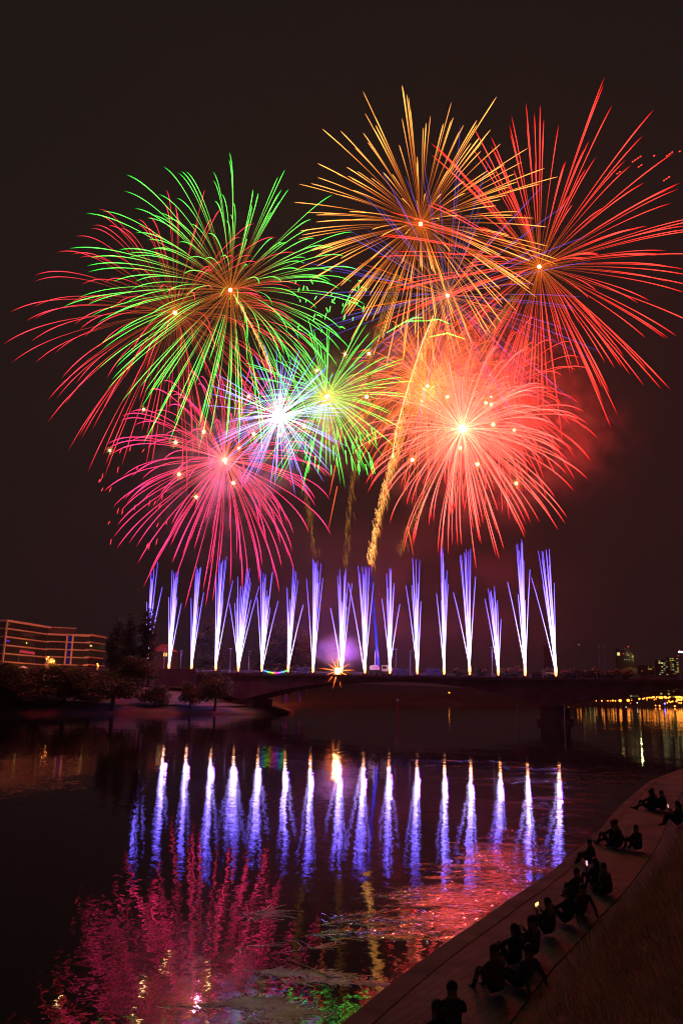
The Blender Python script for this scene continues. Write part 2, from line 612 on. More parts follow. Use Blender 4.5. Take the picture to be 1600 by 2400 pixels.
# ------------------------------------------------------------------ trees
def crown_mesh(name, blobs, n, leaf, m):
    V, Fc = [], []
    tot = sum(b[3] * b[4] * b[5] for b in blobs)
    k = 0
    for (cx, cy, cz, rx, ry, rz) in blobs:
        cnt = int(n * rx * ry * rz / tot)
        for _ in range(cnt):
            u = rng.normal(0, 1, 3); u /= np.linalg.norm(u)
            r = rng.random() ** 0.45 * (0.9 + 0.25 * rng.random())
            p = np.array([cx + u[0] * rx * r, cy + u[1] * ry * r, cz + u[2] * rz * r])
            a = rng.normal(0, 1, 3); a /= np.linalg.norm(a)
            b = np.cross(a, rng.normal(0, 1, 3)); b /= np.linalg.norm(b)
            s = leaf * (0.6 + 0.8 * rng.random())
            V += [tuple(p - a * s), tuple(p + b * s * .5), tuple(p + a * s), tuple(p - b * s * .5)]
            Fc.append((k, k + 1, k + 2, k + 3)); k += 4
    mb = MB()
    mb.v, mb.f, mb.a, mb.m = V, Fc, [0.0] * len(V), [0] * len(Fc)
    o = mb.build(name, m)
    return o


def tree_proto(kind, H):
    root = empty({'poplar': 'poplar_tree', 'round': 'broadleaf_tree', 'bush': 'shrub'}[kind], (0, 0, 0))
    t = MB()
    if kind == 'poplar':
        t.tube([(0, 0, -.6), (0.05, 0, H * .3), (0, .1, H * .65), (0, 0, H * .93)], [.45, .33, .2, .04], 7)
        blobs = []
        for i in range(26):
            z = H * (0.12 + 0.85 * i / 25)
            r = H * 0.13 * (math.sin(PI * (0.12 + 0.83 * i / 25)) ** 0.7) + .25
            a = rng.random() * 6.3
            blobs.append((math.cos(a) * r * .45, math.sin(a) * r * .45, z, r * .75, r * .75, H * .07))
            t.tube([(0, 0, z - H * .08), (math.cos(a) * r * .6, math.sin(a) * r * .6, z + .3)], [.09, .03], 4)
        n, lf = 5200, 0.26
    elif kind == 'round':
        t.tube([(0, 0, -.6), (.1, 0, H * .18), (.05, .1, H * .42), (0, 0, H * .7)], [.42, .33, .22, .07], 7)
        blobs = [(0, 0, H * .55, H * .25, H * .25, H * .27)]
        for i in range(13):
            a = i * 2.4; zz = H * (0.24 + 0.64 * rng.random()); rr = H * (0.22 + 0.12 * rng.random()) * (1.25 - zz / H * .8)
            c = (math.cos(a) * rr, math.sin(a) * rr, zz)
            s = H * (0.11 + .07 * rng.random())
            blobs.append((*c, s * 1.2, s * 1.2, s * .85))
            t.tube([(.05, .05, H * .33), (c[0] * .5, c[1] * .5, zz * .85), c], [.13, .08, .03], 5)
        n, lf = 5200, 0.27
    else:
        blobs = []
        for i in range(7):
            a = i * 2.4; rr = H * .35 * rng.random() ** .5
            c = (math.cos(a) * rr, math.sin(a) * rr, H * (.4 + .3 * rng.random()))
            blobs.append((*c, H * .3, H * .3, H * .3))
            t.tube([(0, 0, -.3), (c[0] * .5, c[1] * .5, H * .25), c], [.06, .05, .02], 4)
        n, lf = 900, 0.16
    t.build('trunk', M['bark'], root)
    c = crown_mesh('crown', blobs, n, lf, M['leafA'] if kind != 'round' else M['leafB'])
    c.parent = root
    return root


protos = {'poplar': (tree_proto('poplar', 18.0), 18.0), 'round': (tree_proto('round', 11.0), 11.0), 'bush': (tree_proto('bush', 2.6), 2.6)}
used_proto = set()


def put_tree(kind, px, ytop, ybase, Y, label, group, rz=None, fat=1.0):
    pt, pb = at(px, ytop, Y), at(px, ybase, Y)
    h = pt[2] - pb[2]
    root, H = protos[kind]
    s = h / H
    rz = rng.random() * 6.28 if rz is None else rz
    if kind in used_proto: o = copy_thing(root, pb, rz)
    else:
        o = root; used_proto.add(kind); o.location = [float(v) for v in pb]; o.rotation_euler = (0, 0, rz)
    o.scale = (s * fat, s * fat, s)
    tag(o, label, {'poplar': 'tree', 'round': 'tree', 'bush': 'shrub'}[kind], group)
    return o


# the real first instances take the prototypes
put_tree('poplar', 338, 1425, 1600, 216, 'tall poplar with a fountain of sparks shining through its top', 'poplars beside the left bridge end')
put_tree('poplar', 300, 1438, 1605, 219, 'tall poplar next left of the spark-lit one', 'poplars beside the left bridge end')
put_tree('poplar', 270, 1452, 1610, 224, 'shorter poplar nearest the office building', 'poplars beside the left bridge end', fat=1.2)
put_tree('round', 318, 1530, 1612, 206, 'broad dark tree under the poplars', 'trees on the far left bank', fat=1.7)
put_tree('round', 362, 1596, 1668, 212, 'low round tree on the bank below the bridge end', 'trees on the far left bank', fat=1.35)
put_tree('round', 445, 1588, 1668, 216, 'middle round tree of the row in front of the bridge', 'trees on the far left bank', fat=1.1)
put_tree('round', 503, 1560, 1668, 218, 'tall round tree overlapping the base of a spark fountain', 'trees on the far left bank', fat=0.95)
for i, (px, yt, yb, Y, f, lb) in enumerate([
        (20, 1543, 1668, 186, 1.8, 'dark tree at the left edge of the view on the far bank'),
        (80, 1553, 1668, 190, 1.8, 'dark tree below the white parasol on the far bank'),
        (150, 1553, 1666, 193, 1.7, 'dark bank tree just right of the glowing lit foliage'),
        (208, 1560, 1668, 196, 1.7, 'dark bank tree below the lone orange lamp'),
        (262, 1560, 1668, 201, 1.7, 'dark bank tree right of the lone orange lamp'),
        (120, 1548, 1600, 262, 1.0, 'small tree with leaves lit orange by a street lamp'),
        (180, 1552, 1602, 270, 1.0, 'small unlit tree between the two groups of orange lamps'),
        (20, 1548, 1602, 262, 1.1, 'small tree left of the white parasol')]):
    put_tree('round', px, yt, yb, Y, lb, 'trees on the far left bank', fat=f)
for px, yt, Y, f, lb in [(482, 1452, 262, 1.5, 'dim poplar behind the spark fountains left of the leafy tree'),
                         (625, 1462, 258, 1.6, 'dim poplar behind the rainbow string of lights'), (668, 1448, 260, 1.7, 'dim poplar behind the bridge, right of the rainbow string'),
                         (700, 1480, 262, 1.6, 'rightmost dim poplar behind the bridge')]:
    put_tree('poplar', px, yt, 1640, Y, lb, 'dim trees behind the bridge', fat=f)

# ------------------------------------------------------------------ bridge
P1 = np.array([-45.16, 238.2]); P2 = np.array([56.38, 203.98])
BL = float(np.linalg.norm(P2 - P1)); BU = (P2 - P1) / BL
BRZ = math.atan2(BU[1], BU[0])
DECK = 10.95
BN = np.array([BU[1], -BU[0]])      # towards the camera


def bs(px, wofs=0.0):
    """bridge chainage of the picture column px at deck height, on a line wofs nearer the camera."""
    o = P1 + BN * wofs
    d = ray(px, 1580)
    A = np.array([[d[0], -BU[0]], [d[1], -BU[1]]])
    t, s = np.linalg.solve(A, o - CAM[:2])
    return float(s)


def bw(s, wofs, z=DECK):
    p = P1 + BU * s + BN * wofs
    return np.array([p[0], p[1], z])


bridge = empty('bridge', (P1[0], P1[1], 0), BRZ)
tag(bridge, 'long haunched concrete road bridge carrying the row of spark fountains', 'bridge')
NEAR, FAR = -2.2, 14.0       # local y: near face at -2.2, far face at +14
PIER = 104.2
SPAN = 84.0
s0, s1 = -34.0, 190.0
top, bot = [], []
sv = np.linspace(s0, s1, 150)


def soffit(s):
    t = abs(((s - PIER + SPAN / 2) % SPAN) - SPAN / 2) / (SPAN / 2)   # 0 at pier, 1 mid-span
    return DECK - 0.15 - (1.25 + 5.9 * (1 - t) ** 2.1)


mb = MB()
outline = [(s, DECK - 0.15) for s in sv] + [(s, soffit(s)) for s in sv[::-1]]
nV = len(sv)
for y in (NEAR + .5, FAR - .5):
    for s in sv: mb.v.append((s, y, DECK - .15))
    for s in sv: mb.v.append((s, y, soffit(s)))
mb.a = [0] * len(mb.v)
for i in range(nV - 1):
    for (a, b) in ((0, nV), (3 * nV, 2 * nV), (nV, 3 * nV), (2 * nV, 0)):
        mb.f.append((a + i, a + i + 1, b + i + 1, b + i)); mb.m.append(0)
mb.build('girder', M['concrete'], bridge)
mb = MB(); mb.box(s0, NEAR, DECK - 0.55, s1, FAR, DECK - 0.1)
mb.build('deck', M['concrete'], bridge)
mb = MB(); mb.box(s0, NEAR + .5, DECK - 0.1, s1, FAR - .5, DECK + 0.02)
mb.build('roadway', M['asphalt'], bridge)
for ps in (PIER, PIER - SPAN, PIER + SPAN):
    mb = MB()
    hw = 3.2
    prof = [(ps - hw, -3), (ps + hw, -3), (ps + hw, 3.9), (ps - hw, 3.9)]
    mb.prism(prof, NEAR + 1.0, FAR - 1.0)
    mb.prism([(ps - hw - .8, -3), (ps + hw + .8, -3), (ps + hw + .8, 1.0), (ps - hw - .8, 1.0)], NEAR + .2, FAR - .2)
    mb.build('pier', M['concrete'], bridge)
for yy in (NEAR + 0.12, FAR - 0.12):
    mb = MB()
    mb.box(s0, yy - .05, DECK + 1.02, s1, yy + .05, DECK + 1.1)
    mb.box(s0, yy - .03, DECK + .12, s1, yy + .03, DECK + .18)
    for s in np.arange(s0, s1, 2.0): mb.box(s - .03, yy - .04, DECK - .1, s + .03, yy + .04, DECK + 1.02)
    for s in np.arange(s0, s1, 0.25): mb.box(s - .008, yy - .008, DECK + .18, s + .008, yy + .008, DECK + 1.02)
    mb.build('railing', M['metal'], bridge)
mb = MB()
sa, sb = bs(368, 2), bs(462, 2)
mb.box(sa, NEAR - .35, DECK - 4.0, sb, NEAR - .03, DECK + 0.95)
mb.build('parapet_wall', M['concrete'], bridge)

# lamp posts on the deck
lp = empty('lamp_post', (0, 0, 0))
mb = MB(); mb.tube([(0, 0, 0), (0, 0, 1), (0, 0, 7.4), (0, 0, 7.6)], [.11, .08, .05, .05], 7); mb.box(-.16, -.16, -.01, .16, .16, .12)
mb.build('post', M['metal'], lp)
mb = MB(); mb.box(-.5, -.14, 7.55, .5, .14, 7.72); mb.build('lamp_head', M['metal'], lp)
first = True
for i, (px, wo, sc) in enumerate([(422, -1.2, .82), (582, -1.2, .82), (785, -1.2, .86), (961, -1.2, .86), (1153, -1.2, 1.0), (383, -13, .97), (538, -13, 1.0), (927, -13, 1.0), (1405, -13, 1.15), (1418, -13, 1.15)]):
    p = bw(bs(px, wo), wo)
    o = lp if first else copy_thing(lp, p)
    first = False
    o.location = [float(v) for v in p]; o.rotation_euler = (0, 0, BRZ); o.scale = (.3 if px > 1400 else 1, 1, sc)
    nm = ['behind the second and third spark fountains', 'right of the leafy tree between two spark fountains', 'standing in the pale smoke puff', 'just left of a tall fountain right of the crane',
          'left of the shorter spark fountain on the right', 'left of the first full spark fountain', 'beside the leafy tree in front of the bridge', 'between the crane and the next lamp post',
          'left one of the pair past the last fountain', 'right one of the pair past the last fountain'][i]
    tag(o, 'thin unlit grey lamp post ' + nm, 'lamp post', 'lamp posts along the bridge')

# shrubs on the far side of the bridge
for px, yt, lb in [(1075, 1563, 'behind the fountain nearest the red glow'), (1127, 1561, 'left of the shorter spark fountain'), (1180, 1562, 'right of the shorter spark fountain'), (1205, 1558, 'left of the fountain with the widest spray'),
                   (1285, 1560, 'behind the white tent'), (1320, 1566, 'just right of the last fountain'), (1345, 1562, 'second right of the last fountain'), (1372, 1564, 'third right of the last fountain'),
                   (1396, 1563, 'left of the pair of tall posts'), (1432, 1565, 'right of the pair of tall posts'), (1466, 1566, 'farthest right along the bridge')]:
    p = bw(bs(px, -12.2), -12.2)
    d = (at(px, yt, p[1])[2] - DECK)
    root, H = protos['bush']
    if 'bush' in used_proto: o = copy_thing(root, p, rng.random() * 6)
    else: o = root; used_proto.add('bush'); o.location = [float(v) for v in p]
    o.scale = (d / H * 1.35, d / H * 1.35, d / H)
    tag(o, 'dark shrub on the bridge, ' + lb, 'shrub', 'shrubs along the far side of the bridge')

# ------------------------------------------------------------------ fireworks
S_ = {}
S_['green'] = spark('green star', [(0.0, (1.2, .24, .02)), (.2, (1.1, .32, .03)), (.33, (.9, 2.8, .35)), (.7, (.7, 6.2, .55)), (.9, (.12, 3.4, .18)), (1, (.02, .9, .05))], gain=0.8)
S_['pink'] = spark('pink star', [(0.0, (1.3, .2, .02)), (.25, (1.2, .14, .03)), (.45, (2.8, .12, .15)), (.75, (4.8, .2, .33)), (.92, (2.4, .04, .09)), (1, (.6, .01, .02))], gain=0.85)
S_['gold'] = spark('gold star', [(0.0, (1.2, .22, .02)), (.3, (1.1, .2, .02)), (.5, (2.0, .5, .06)), (.8, (5.2, 1.75, .3)), (.97, (5.4, 2.0, .36)), (1, (2.6, .8, .1))], gain=0.7)
S_['red'] = spark('red star', [(0.0, (1.6, .32, .03)), (.15, (1.6, .2, .025)), (.32, (4.5, .2, .12)), (.7, (8.0, .36, .24)), (.92, (4.5, .06, .05)), (1, (1.2, .01, .01))], gain=0.66)
S_['blue'] = spark('blue star', [(0.0, (.9, .4, .25)), (.3, (.7, .4, .9)), (.6, (.28, .22, 1.6)), (1, (.2, .13, 1.1))], gain=0.9)
S_['amber'] = spark('amber star', [(0.0, (2.4, .6, .08)), (.4, (2.4, .46, .06)), (.75, (2.0, .26, .04)), (1, (.9, .04, .01))], gain=1.15)
S_['coral'] = spark('coral star', [(0.0, (5, 2.2, 1.1)), (.15, (5.5, 1.2, .75)), (.6, (7.5, .78, .6)), (.88, (5, .16, .13)), (1, (1.6, .015, .015))], gain=0.95)
S_['lime'] = spark('lime star', [(0.0, (2.0, .8, .06)), (.07, (1.7, 1.1, .08)), (.14, (1.3, 3.8, .6)), (.6, (.7, 5.6, .6)), (.88, (.15, 3.2, .2)), (1, (.04, 1.1, .05))], gain=.66)
S_['white'] = spark('white blue star', [(0.0, (6, 5.6, 5.4)), (.25, (3.2, 3.2, 4.2)), (.5, (1.3, 1.35, 4.2)), (1, (.2, .2, 1.6))], gain=1.0)
S_['magenta'] = spark('magenta star', [(0.0, (3.4, .8, .4)), (.12, (2.8, .28, .22)), (.35, (3.6, .12, .5)), (.75, (5.0, .16, .8)), (.92, (2.6, .04, .28)), (1, (.7, .01, .06))], gain=1.05)
S_['fount'] = spark('fountain spark', [(0.0, (8, 3.0, 1.1)), (.06, (8, 5.5, 8)), (.22, (5, 3.8, 10)), (.42, (2.0, 1.35, 8.5)), (.75, (.95, .6, 6)), (1, (.65, .34, 4.2))], gain=0.8)
S_['comet'] = spark('comet ember', [(0.0, (2.6, 1.35, .45)), (.25, (1.5, .6, .12)), (1, (.35, .09, .01))], gain=1.25)
S_['ember'] = spark('dull ember', [(0.0, (.9, .35, .06)), (1, (.14, .04, .006))], gain=0.55)
S_['streak'] = spark('orange red streak', [(0.0, (.5, .1, .02)), (.5, (1.9, .28, .06)), (1, (.8, .05, .02))])
core_mat = emit('burning core', (1, .72, .38), 16)
core_white = emit('white hot core', (1, .95, .9), 14)
star_mat = emit('gold spark head', (1, .66, .28), 18)
star_ray = emit('gold spark rays', (1, .45, .10), 1.2)


def sphere_dirs(n, jit=0.10):
    i = np.arange(n) + .5
    ph = np.arccos(1 - 2 * i / n); th = PI * (1 + 5 ** .5) * i
    D = np.stack([np.cos(th) * np.sin(ph), np.sin(th) * np.sin(ph), np.cos(ph)], -1)
    D += rng.normal(0, jit, D.shape)
    return D / np.linalg.norm(D, axis=1, keepdims=True)


def flight(R, d, k, dr, wind, N=13, t0=0.0, t1=1.0):
    t = np.linspace(t0, t1, N)
    e = (1 - np.exp(-k * t)) / (1 - math.exp(-k))
    u = (t - (1 - np.exp(-k * t)) / k) / (1 - (1 - math.exp(-k)) / k)
    P = e[:, None] * R * d[None, :]
    P[:, 2] -= dr * u
    P[:, 0] += wind * u
    return P, t


def burst(name, px, py, Y, Rpx, n, key, label, k=2.0, drop=0.22, wind=0.0, r=0.16, var=0.09, core=0.6, corem=None, flash=None, t0=0.0,
          squash=(1, 1, 1), taper=(0.32, 1.0, 0.55), pair=0.0, jit=0.07, second=None):
    P = at(px, py, Y)
    mp = mpp(P)
    R = Rpx * mp
    root = empty(name, P)
    tag(root, label, 'firework', 'firework bursts in the night sky')
    mb = MB(); mb.ico((0, 0, 0), core, 2, jit=0.12)
    mb.build('core', corem or core_mat, root)
    sets = [(key, n, R, r)] + ([(second[0], second[1], second[2] * mp, second[3])] if second else [])
    lines = []
    for (ky, nn, RR, rr) in sets:
        D = sphere_dirs(nn, jit)
        for d in D:
            f = 1 + rng.normal(0, var)
            f = min(max(f, .55), 1.14)
            dd = d * np.array(squash)
            lines.append((ky, RR * f, dd, rr * (0.6 + .7 * rng.random()), RR))
            if rng.random() < pair:
                d2 = dd + rng.normal(0, .035, 3)
                lines.append((ky, RR * f * (1 - .12 * rng.random()), d2, rr * .9, RR))
    lines.sort(key=lambda L: -L[1] * np.hypot(L[2][0], L[2][2]) * L[3])
    rest = {}
    for i, (ky, Rf, d, rr, RR) in enumerate(lines):
        pts, t = flight(Rf, d, k, drop * RR, wind * RR, t0=t0)
        prof = rr * np.interp(t, [0, .25, .75, .97, 1], [taper[0], taper[0] * 1.1, taper[1], taper[2] * 1.1, taper[2] * .4])
        if i < 100:
            mb = MB(); mb.tube(pts, prof, 3, a=t)
            mb.build('spark_trail', S_[ky], root, attr=True)
        else:
            mb = rest.setdefault(ky, MB()); mb.tube(pts, prof, 3, a=t)
    for ky, mb in rest.items():
        o = mb.build('fine_sparks', S_[ky], root, attr=True); o['kind'] = 'stuff'
    if flash:
        l = bpy.data.lights.new('flash', 'POINT'); l.energy = flash[1] * 3.2; l.color = flash[0]; l.shadow_soft_size = .5
        lo = bpy.data.objects.new('flash', l); C.objects.link(lo); lo.parent = root; lo.location = (0, core + 1.4, 0)
    return root


burst('green_burst', 540, 680, 232, 318, 185, 'green', 'largest green firework burst, orange at its centre, on the left', flash=((.3, 1, .2), 1e4), k=1.9, drop=.17, wind=-.05, r=.078)
burst('pink_burst', 410, 733, 240, 318, 145, 'pink', 'pink red firework burst tangled into the big green one', flash=((1, .15, .15), 1e4), k=1.9, drop=.24, wind=-.03, r=.074)
burst('gold_burst', 985, 525, 238, 284, 165, 'gold', 'golden firework burst, topmost of all', flash=((1, .5, .12), 1e4), k=0.55, drop=.08, r=.082, var=.12, taper=(.35, 1.05, 1.05), pair=.25)
burst('blue_amber_burst', 1048, 693, 256, 205, 46, 'amber', 'amber burst with thin faint blue rays between the gold and red bursts', k=0.5, drop=.06, r=.065, var=.2, core=.6, second=('blue', 96, 330, .055))
burst('red_burst', 1263, 625, 234, 362, 118, 'red', 'big red firework burst on the upper right', flash=((1, .05, .03), 4e4), k=1.3, drop=.085, r=.088, pair=.6)
burst('orange_burst', 1000, 905, 258, 195, 200, 'amber', 'hazy orange burst behind the coral red one', flash=((1, .22, .035), 1.7e4), k=2.2, drop=.28, r=.085, core=.4, var=.2)
burst('coral_burst', 1083, 1005, 222, 240, 205, 'coral', 'dense coral red burst with white hot centre, lower right', flash=((1, .04, .03), 14e4), k=2.4, drop=.25, wind=.05, r=.068, core=1.0, corem=core_white, var=.18)
burst('scarlet_burst', 1150, 930, 262, 215, 120, 'red', 'smoky scarlet burst behind the coral red one', flash=((1, .02, .015), 12e4), k=2.2, drop=.25, r=.07, core=.3, var=.2)
burst('lime_burst', 765, 930, 228, 190, 125, 'lime', 'small green burst with yellow centre in the middle', flash=((.35, .8, .08), 1.2e4), k=1.2, drop=.12, r=.07, core=.55, var=.22)
burst('white_burst', 655, 975, 226, 158, 150, 'white', 'compact white burst with blue ray tips', flash=((.6, .55, 1), .5e4), k=0.9, drop=.08, r=.068, core=.8, corem=core_white, var=.28, jit=.2)
burst('magenta_burst', 527, 1078, 212, 258, 140, 'magenta', 'magenta firework burst, lowest on the left, mirrored in the river', flash=((1, .05, .30), 1.4e4), k=2.2, drop=.25, wind=-.04, r=.07, core=.5)

# lone gold sparks
star = MB(); star.ico((0, 0, 0), .36, 2, jit=.15)
STARS = [(337, 960, 'upper left of the magenta burst, over the pink trails'), (258, 1056, 'farthest left, alone in the dark sky'), (412, 1037, 'left above the magenta core'), (478, 1012, 'above the magenta core'),
         (460, 1165, 'lower left of the magenta core'), (547, 1132, 'just below the magenta core'), (595, 1017, 'between the magenta and white bursts'), (420, 1112, 'left below the magenta core'),
         (560, 1050, 'right of the magenta core'), (583, 930, 'left edge of the white burst'), (712, 1000, 'right of the white core'), (658, 1020, 'below the white core'), (742, 868, 'above the lime green core'),
         (769, 927, 'beside the lime green core'), (808, 830, 'upper right of the lime green burst'), (859, 930, 'right side of the lime green burst'), (864, 829, 'left rim of the orange burst'), (920, 1070, 'on the golden comet trail'),
         (966, 1078, 'left of the coral burst'), (1002, 905, 'in the orange burst'), (1048, 930, 'upper left of the coral core'), (1138, 944, 'upper right of the coral core'), (1150, 948, 'next right of the upper right coral spark'),
         (1155, 995, 'right of the coral core'), (1204, 1008, 'farther right of the coral core'), (1078, 1050, 'just below the coral core'), (1118, 1088, 'lower right of the coral core'), (1209, 1133, 'lowest right of the coral burst')]
sroot = None
for px, py, lb in STARS:
    P = at(px, py, 224)
    if sroot is None:
        sroot = empty('gold_spark', P)
        star.build('spark_head', star_mat, sroot)
        mb = MB()
        for d in sphere_dirs(20, .2): mb.tube([d * .5, d * 1.7], [.07, .015], 3)
        mb.build('spark_rays', star_ray, sroot)
        o = sroot
    else: o = copy_thing(sroot, P, rng.random() * 6)
    s = .75 + .5 * rng.random()
    o.scale = (s, s, s)
    tag(o, 'small gold spark, ' + lb, 'spark', 'small gold sparks drifting among the bursts')


# rising comet trails of falling gold embers
def comet(name, pts, Y, n, key, label, length=(1.0, 4.5), spread=.5, r=.07, slant=.18, line=None):
    pw = np.array([at(px, py, Y) for px, py in pts])
    seg = np.linalg.norm(np.diff(pw, axis=0), axis=1); cs = np.concatenate([[0], np.cumsum(seg)])
    base = pw[0].copy()
    mb = MB()
    for i in range(n):
        q_ = rng.random() * cs[-1]
        p = np.array([np.interp(q_, cs, pw[:, j]) for j in range(3)])
        p = p + rng.normal(0, spread, 3) + np.array([abs(rng.normal(0, spread * 1.2)), 0, 0])
        L = length[0] + (length[1] - length[0]) * rng.random() ** 1.5
        sl = slant * (0.4 + rng.random())
        a = np.array([p, p + np.array([sl * L * .6, 0, -L * .35]), p + np.array([sl * L * 1.1, 0, -L])]) - base
        mb.tube(a, [r * .7, r, r * .4], 3, a=[0, .5, 1])
    if line:
        ps = np.stack([np.interp(np.linspace(0, cs[-1], 60), cs, pw[:, j]) for j in range(3)], -1) - base
        ps += rng.normal(0, line * .4, ps.shape)
        mb.tube(ps, line, 4, a=[.05] * 60)
    o = mb.build(name, S_[key], loc=base, attr=True)
    tag(o, label, 'comet trail', 'golden comet trails')
    return o


comet('comet_trail', [(862, 1318), (875, 1240), (888, 1180), (903, 1120), (918, 1072)], 223, 420, 'comet', 'bright golden comet trail rising from the crane top', length=(1.0, 4.0), spread=.42, r=.05)
comet('comet_trail', [(918, 1072), (930, 1000), (952, 920), (990, 800), (1015, 740)], 223, 260, 'comet', 'upper golden comet trail slanting through the orange burst', length=(1.5, 6.5), spread=.4, r=.045, line=.10)
comet('comet_trail', [(806, 1315), (812, 1200), (828, 1080), (838, 990)], 230, 170, 'ember', 'dim ember trail left of the crane reaching the lime green burst', spread=.4, r=.06)
comet('comet_trail', [(930, 1290), (960, 1215), (985, 1165), (1000, 1120)], 230, 110, 'ember', 'dim broken ember trail below the coral burst', spread=.5, r=.06)
comet('comet_trail', [(737, 1290), (722, 1200), (705, 1120)], 230, 90, 'ember', 'faintest ember trail right of the magenta burst', spread=.4, r=.05, slant=.12)
comet('comet_trail', [(636, 870), (612, 810), (585, 755), (548, 690)], 231, 170, 'comet', 'orange riser trail under the big green burst', length=(.6, 2.2), spread=.22, r=.05, line=.08, slant=.05)
comet('comet_trail', [(855, 880), (872, 800), (905, 700), (930, 640)], 236, 240, 'ember', 'golden riser trail under the topmost gold burst', length=(1.5, 6), spread=.4, r=.06, line=.06)
comet('comet_trail', [(1110, 850), (1150, 770), (1200, 690)], 236, 170, 'ember', 'golden riser trail under the big red burst', length=(1.5, 5), spread=.36, r=.06, line=.05)
comet('comet_trail', [(848, 1010), (858, 900), (866, 820)], 240, 160, 'ember', 'golden trail between the lime green and orange bursts', length=(1.5, 5), spread=.4, line=.05)


# loose dashes of stars dying away
def shower(name, items, Y, key, label, r=.11):
    base = at(items[0][0], items[0][1], Y)
    root = empty(name, base)
    tag(root, label, 'spark shower', 'loose falling sparks')
    for (x0, y0, x1, y1) in items:
        a, b = at(x0, y0, Y), at(x1, y1, Y)
        mid = (a + b) / 2 + np.array([0, 0, .15 * np.linalg.norm(b - a)]) * (abs(x1 - x0) > abs(y1 - y0))
        mb = MB(); mb.tube(np.array([a, mid, b]) - base, [r * .7, r, r * .5], 4, a=[.45, .7, .92])
        mb.build('spark_trail', S_[key], root, attr=True)
    return root


it = []
for i in range(34):
    x, y = 690 + rng.random() * 170, 655 + rng.random() * 120
    L = 6 + 10 * rng.random(); an = rng.choice([1.7, 1.2, .3, 2.0]) + rng.normal(0, .15)
    it.append((x, y, x + math.cos(an) * L, y + math.sin(an) * L))
shower('green_spark_shower', it, 230, 'green', 'loose green sparks scattered above the lime green burst')
it = []
for i in range(30):
    x, y = 715 + rng.random() * 165, 1000 + rng.random() * 90
    L = 16 + 22 * rng.random(); an = PI / 2 - (x - 770) / 400
    it.append((x, y, x + math.cos(an) * L, y + math.sin(an) * L))
shower('falling_green_sparks', it, 226, 'lime', 'green sparks falling in short dashes below the lime green burst')
it = []
for i in range(24):
    x, y = 235 + rng.random() * 160, 1040 + rng.random() * 240
    it.append((x, y, x - 6 + 4 * rng.random(), y + 8 + 8 * rng.random()))
shower('falling_pink_sparks', it, 214, 'pink', 'tiny pink sparks falling at the left of the magenta burst', r=.06)
it = []
for (x, y, n) in [(1498, 368, 4), (1572, 358, 3), (1590, 356, 1), (1565, 416, 3), (1530, 366, 1), (1500, 388, 2), (1450, 404, 2)]:
    for k in range(n): it.append((x - k * 6, y + k * 4, x - k * 6 + 4, y + k * 4 - 2))
shower('red_spark_shower', it, 234, 'red', 'broken red spark dots beyond the big red burst', r=.13)
it = [(790, 1140, 770, 1238), (786, 1090, 772, 1160), (955, 1230, 968, 1300), (880, 1060, 868, 1085), (775, 1000, 757, 1050), (800, 1010, 792, 1060)]
shower('falling_red_streaks', it, 225, 'streak', 'thin orange red streaks falling below the bursts', r=.11)
it = [(820, 690 + 0, 800, 735), (905, 780, 1000, 752), (1000, 752, 1055, 760), (1005, 790, 1090, 795), (950, 755, 990, 745)]
shower('green_arc_sparks', it, 224, 'green', 'thin green arcs crossing the orange burst', r=.11)

# row of spark fountains on the bridge
FB = [(342, 1566, 1320, -14, 23, 13), (395, 1573, 1328, -12, 25, 22), (448, 1571, 1333, -12, 20, 20), (505, 1573, 1310, -15, 28, 24), (558, 1581, 1343, -34, 42, 22), (613, 1583, 1344, -20, 37, 24), (675, 1583, 1338, -12, 30, 18),
      (733, 1583, 1322, -26, 20, 20), (800, 1583, 1337, -30, 22, 22), (855, 1584, 1336, -42, 17, 24), (913, 1584, 1331, -22, 24, 22), (977, 1584, 1320, -26, 8, 20), (1040, 1586, 1296, -16, 12, 18), (1100, 1586, 1297, -38, 17, 20),
      (1167, 1587, 1379, -29, 8, 18), (1230, 1587, 1271, -36, 18, 24), (1302, 1587, 1287, -50, 3, 24)]
FLAB = ['partly hidden behind the tall poplar', 'first in full view, over the dark parapet wall', 'second in full view, over the dark parapet wall', 'rising behind the leafy bank tree', 'just right of the leafy bank tree',
        'at the left end of the rainbow lights', 'at the right end of the rainbow lights', 'first right of the rainbow lights', 'in the pale purple smoke beside the orange flare', 'just left of the blue crane boom', 'just right of the blue crane boom',
        'second right of the crane', 'narrow tall one under the coral burst', 'leaning right with a side fan, right of the narrow one', 'shortest of the row', 'tallest, next to last on the right', 'last on the right end']
launch_m = M['dark']
base_fire = spark('launch fire', [(0.0, (7, 1.6, .3)), (.5, (6, 2.4, 1.0)), (1, (5, 4, 4))])
puffs = []
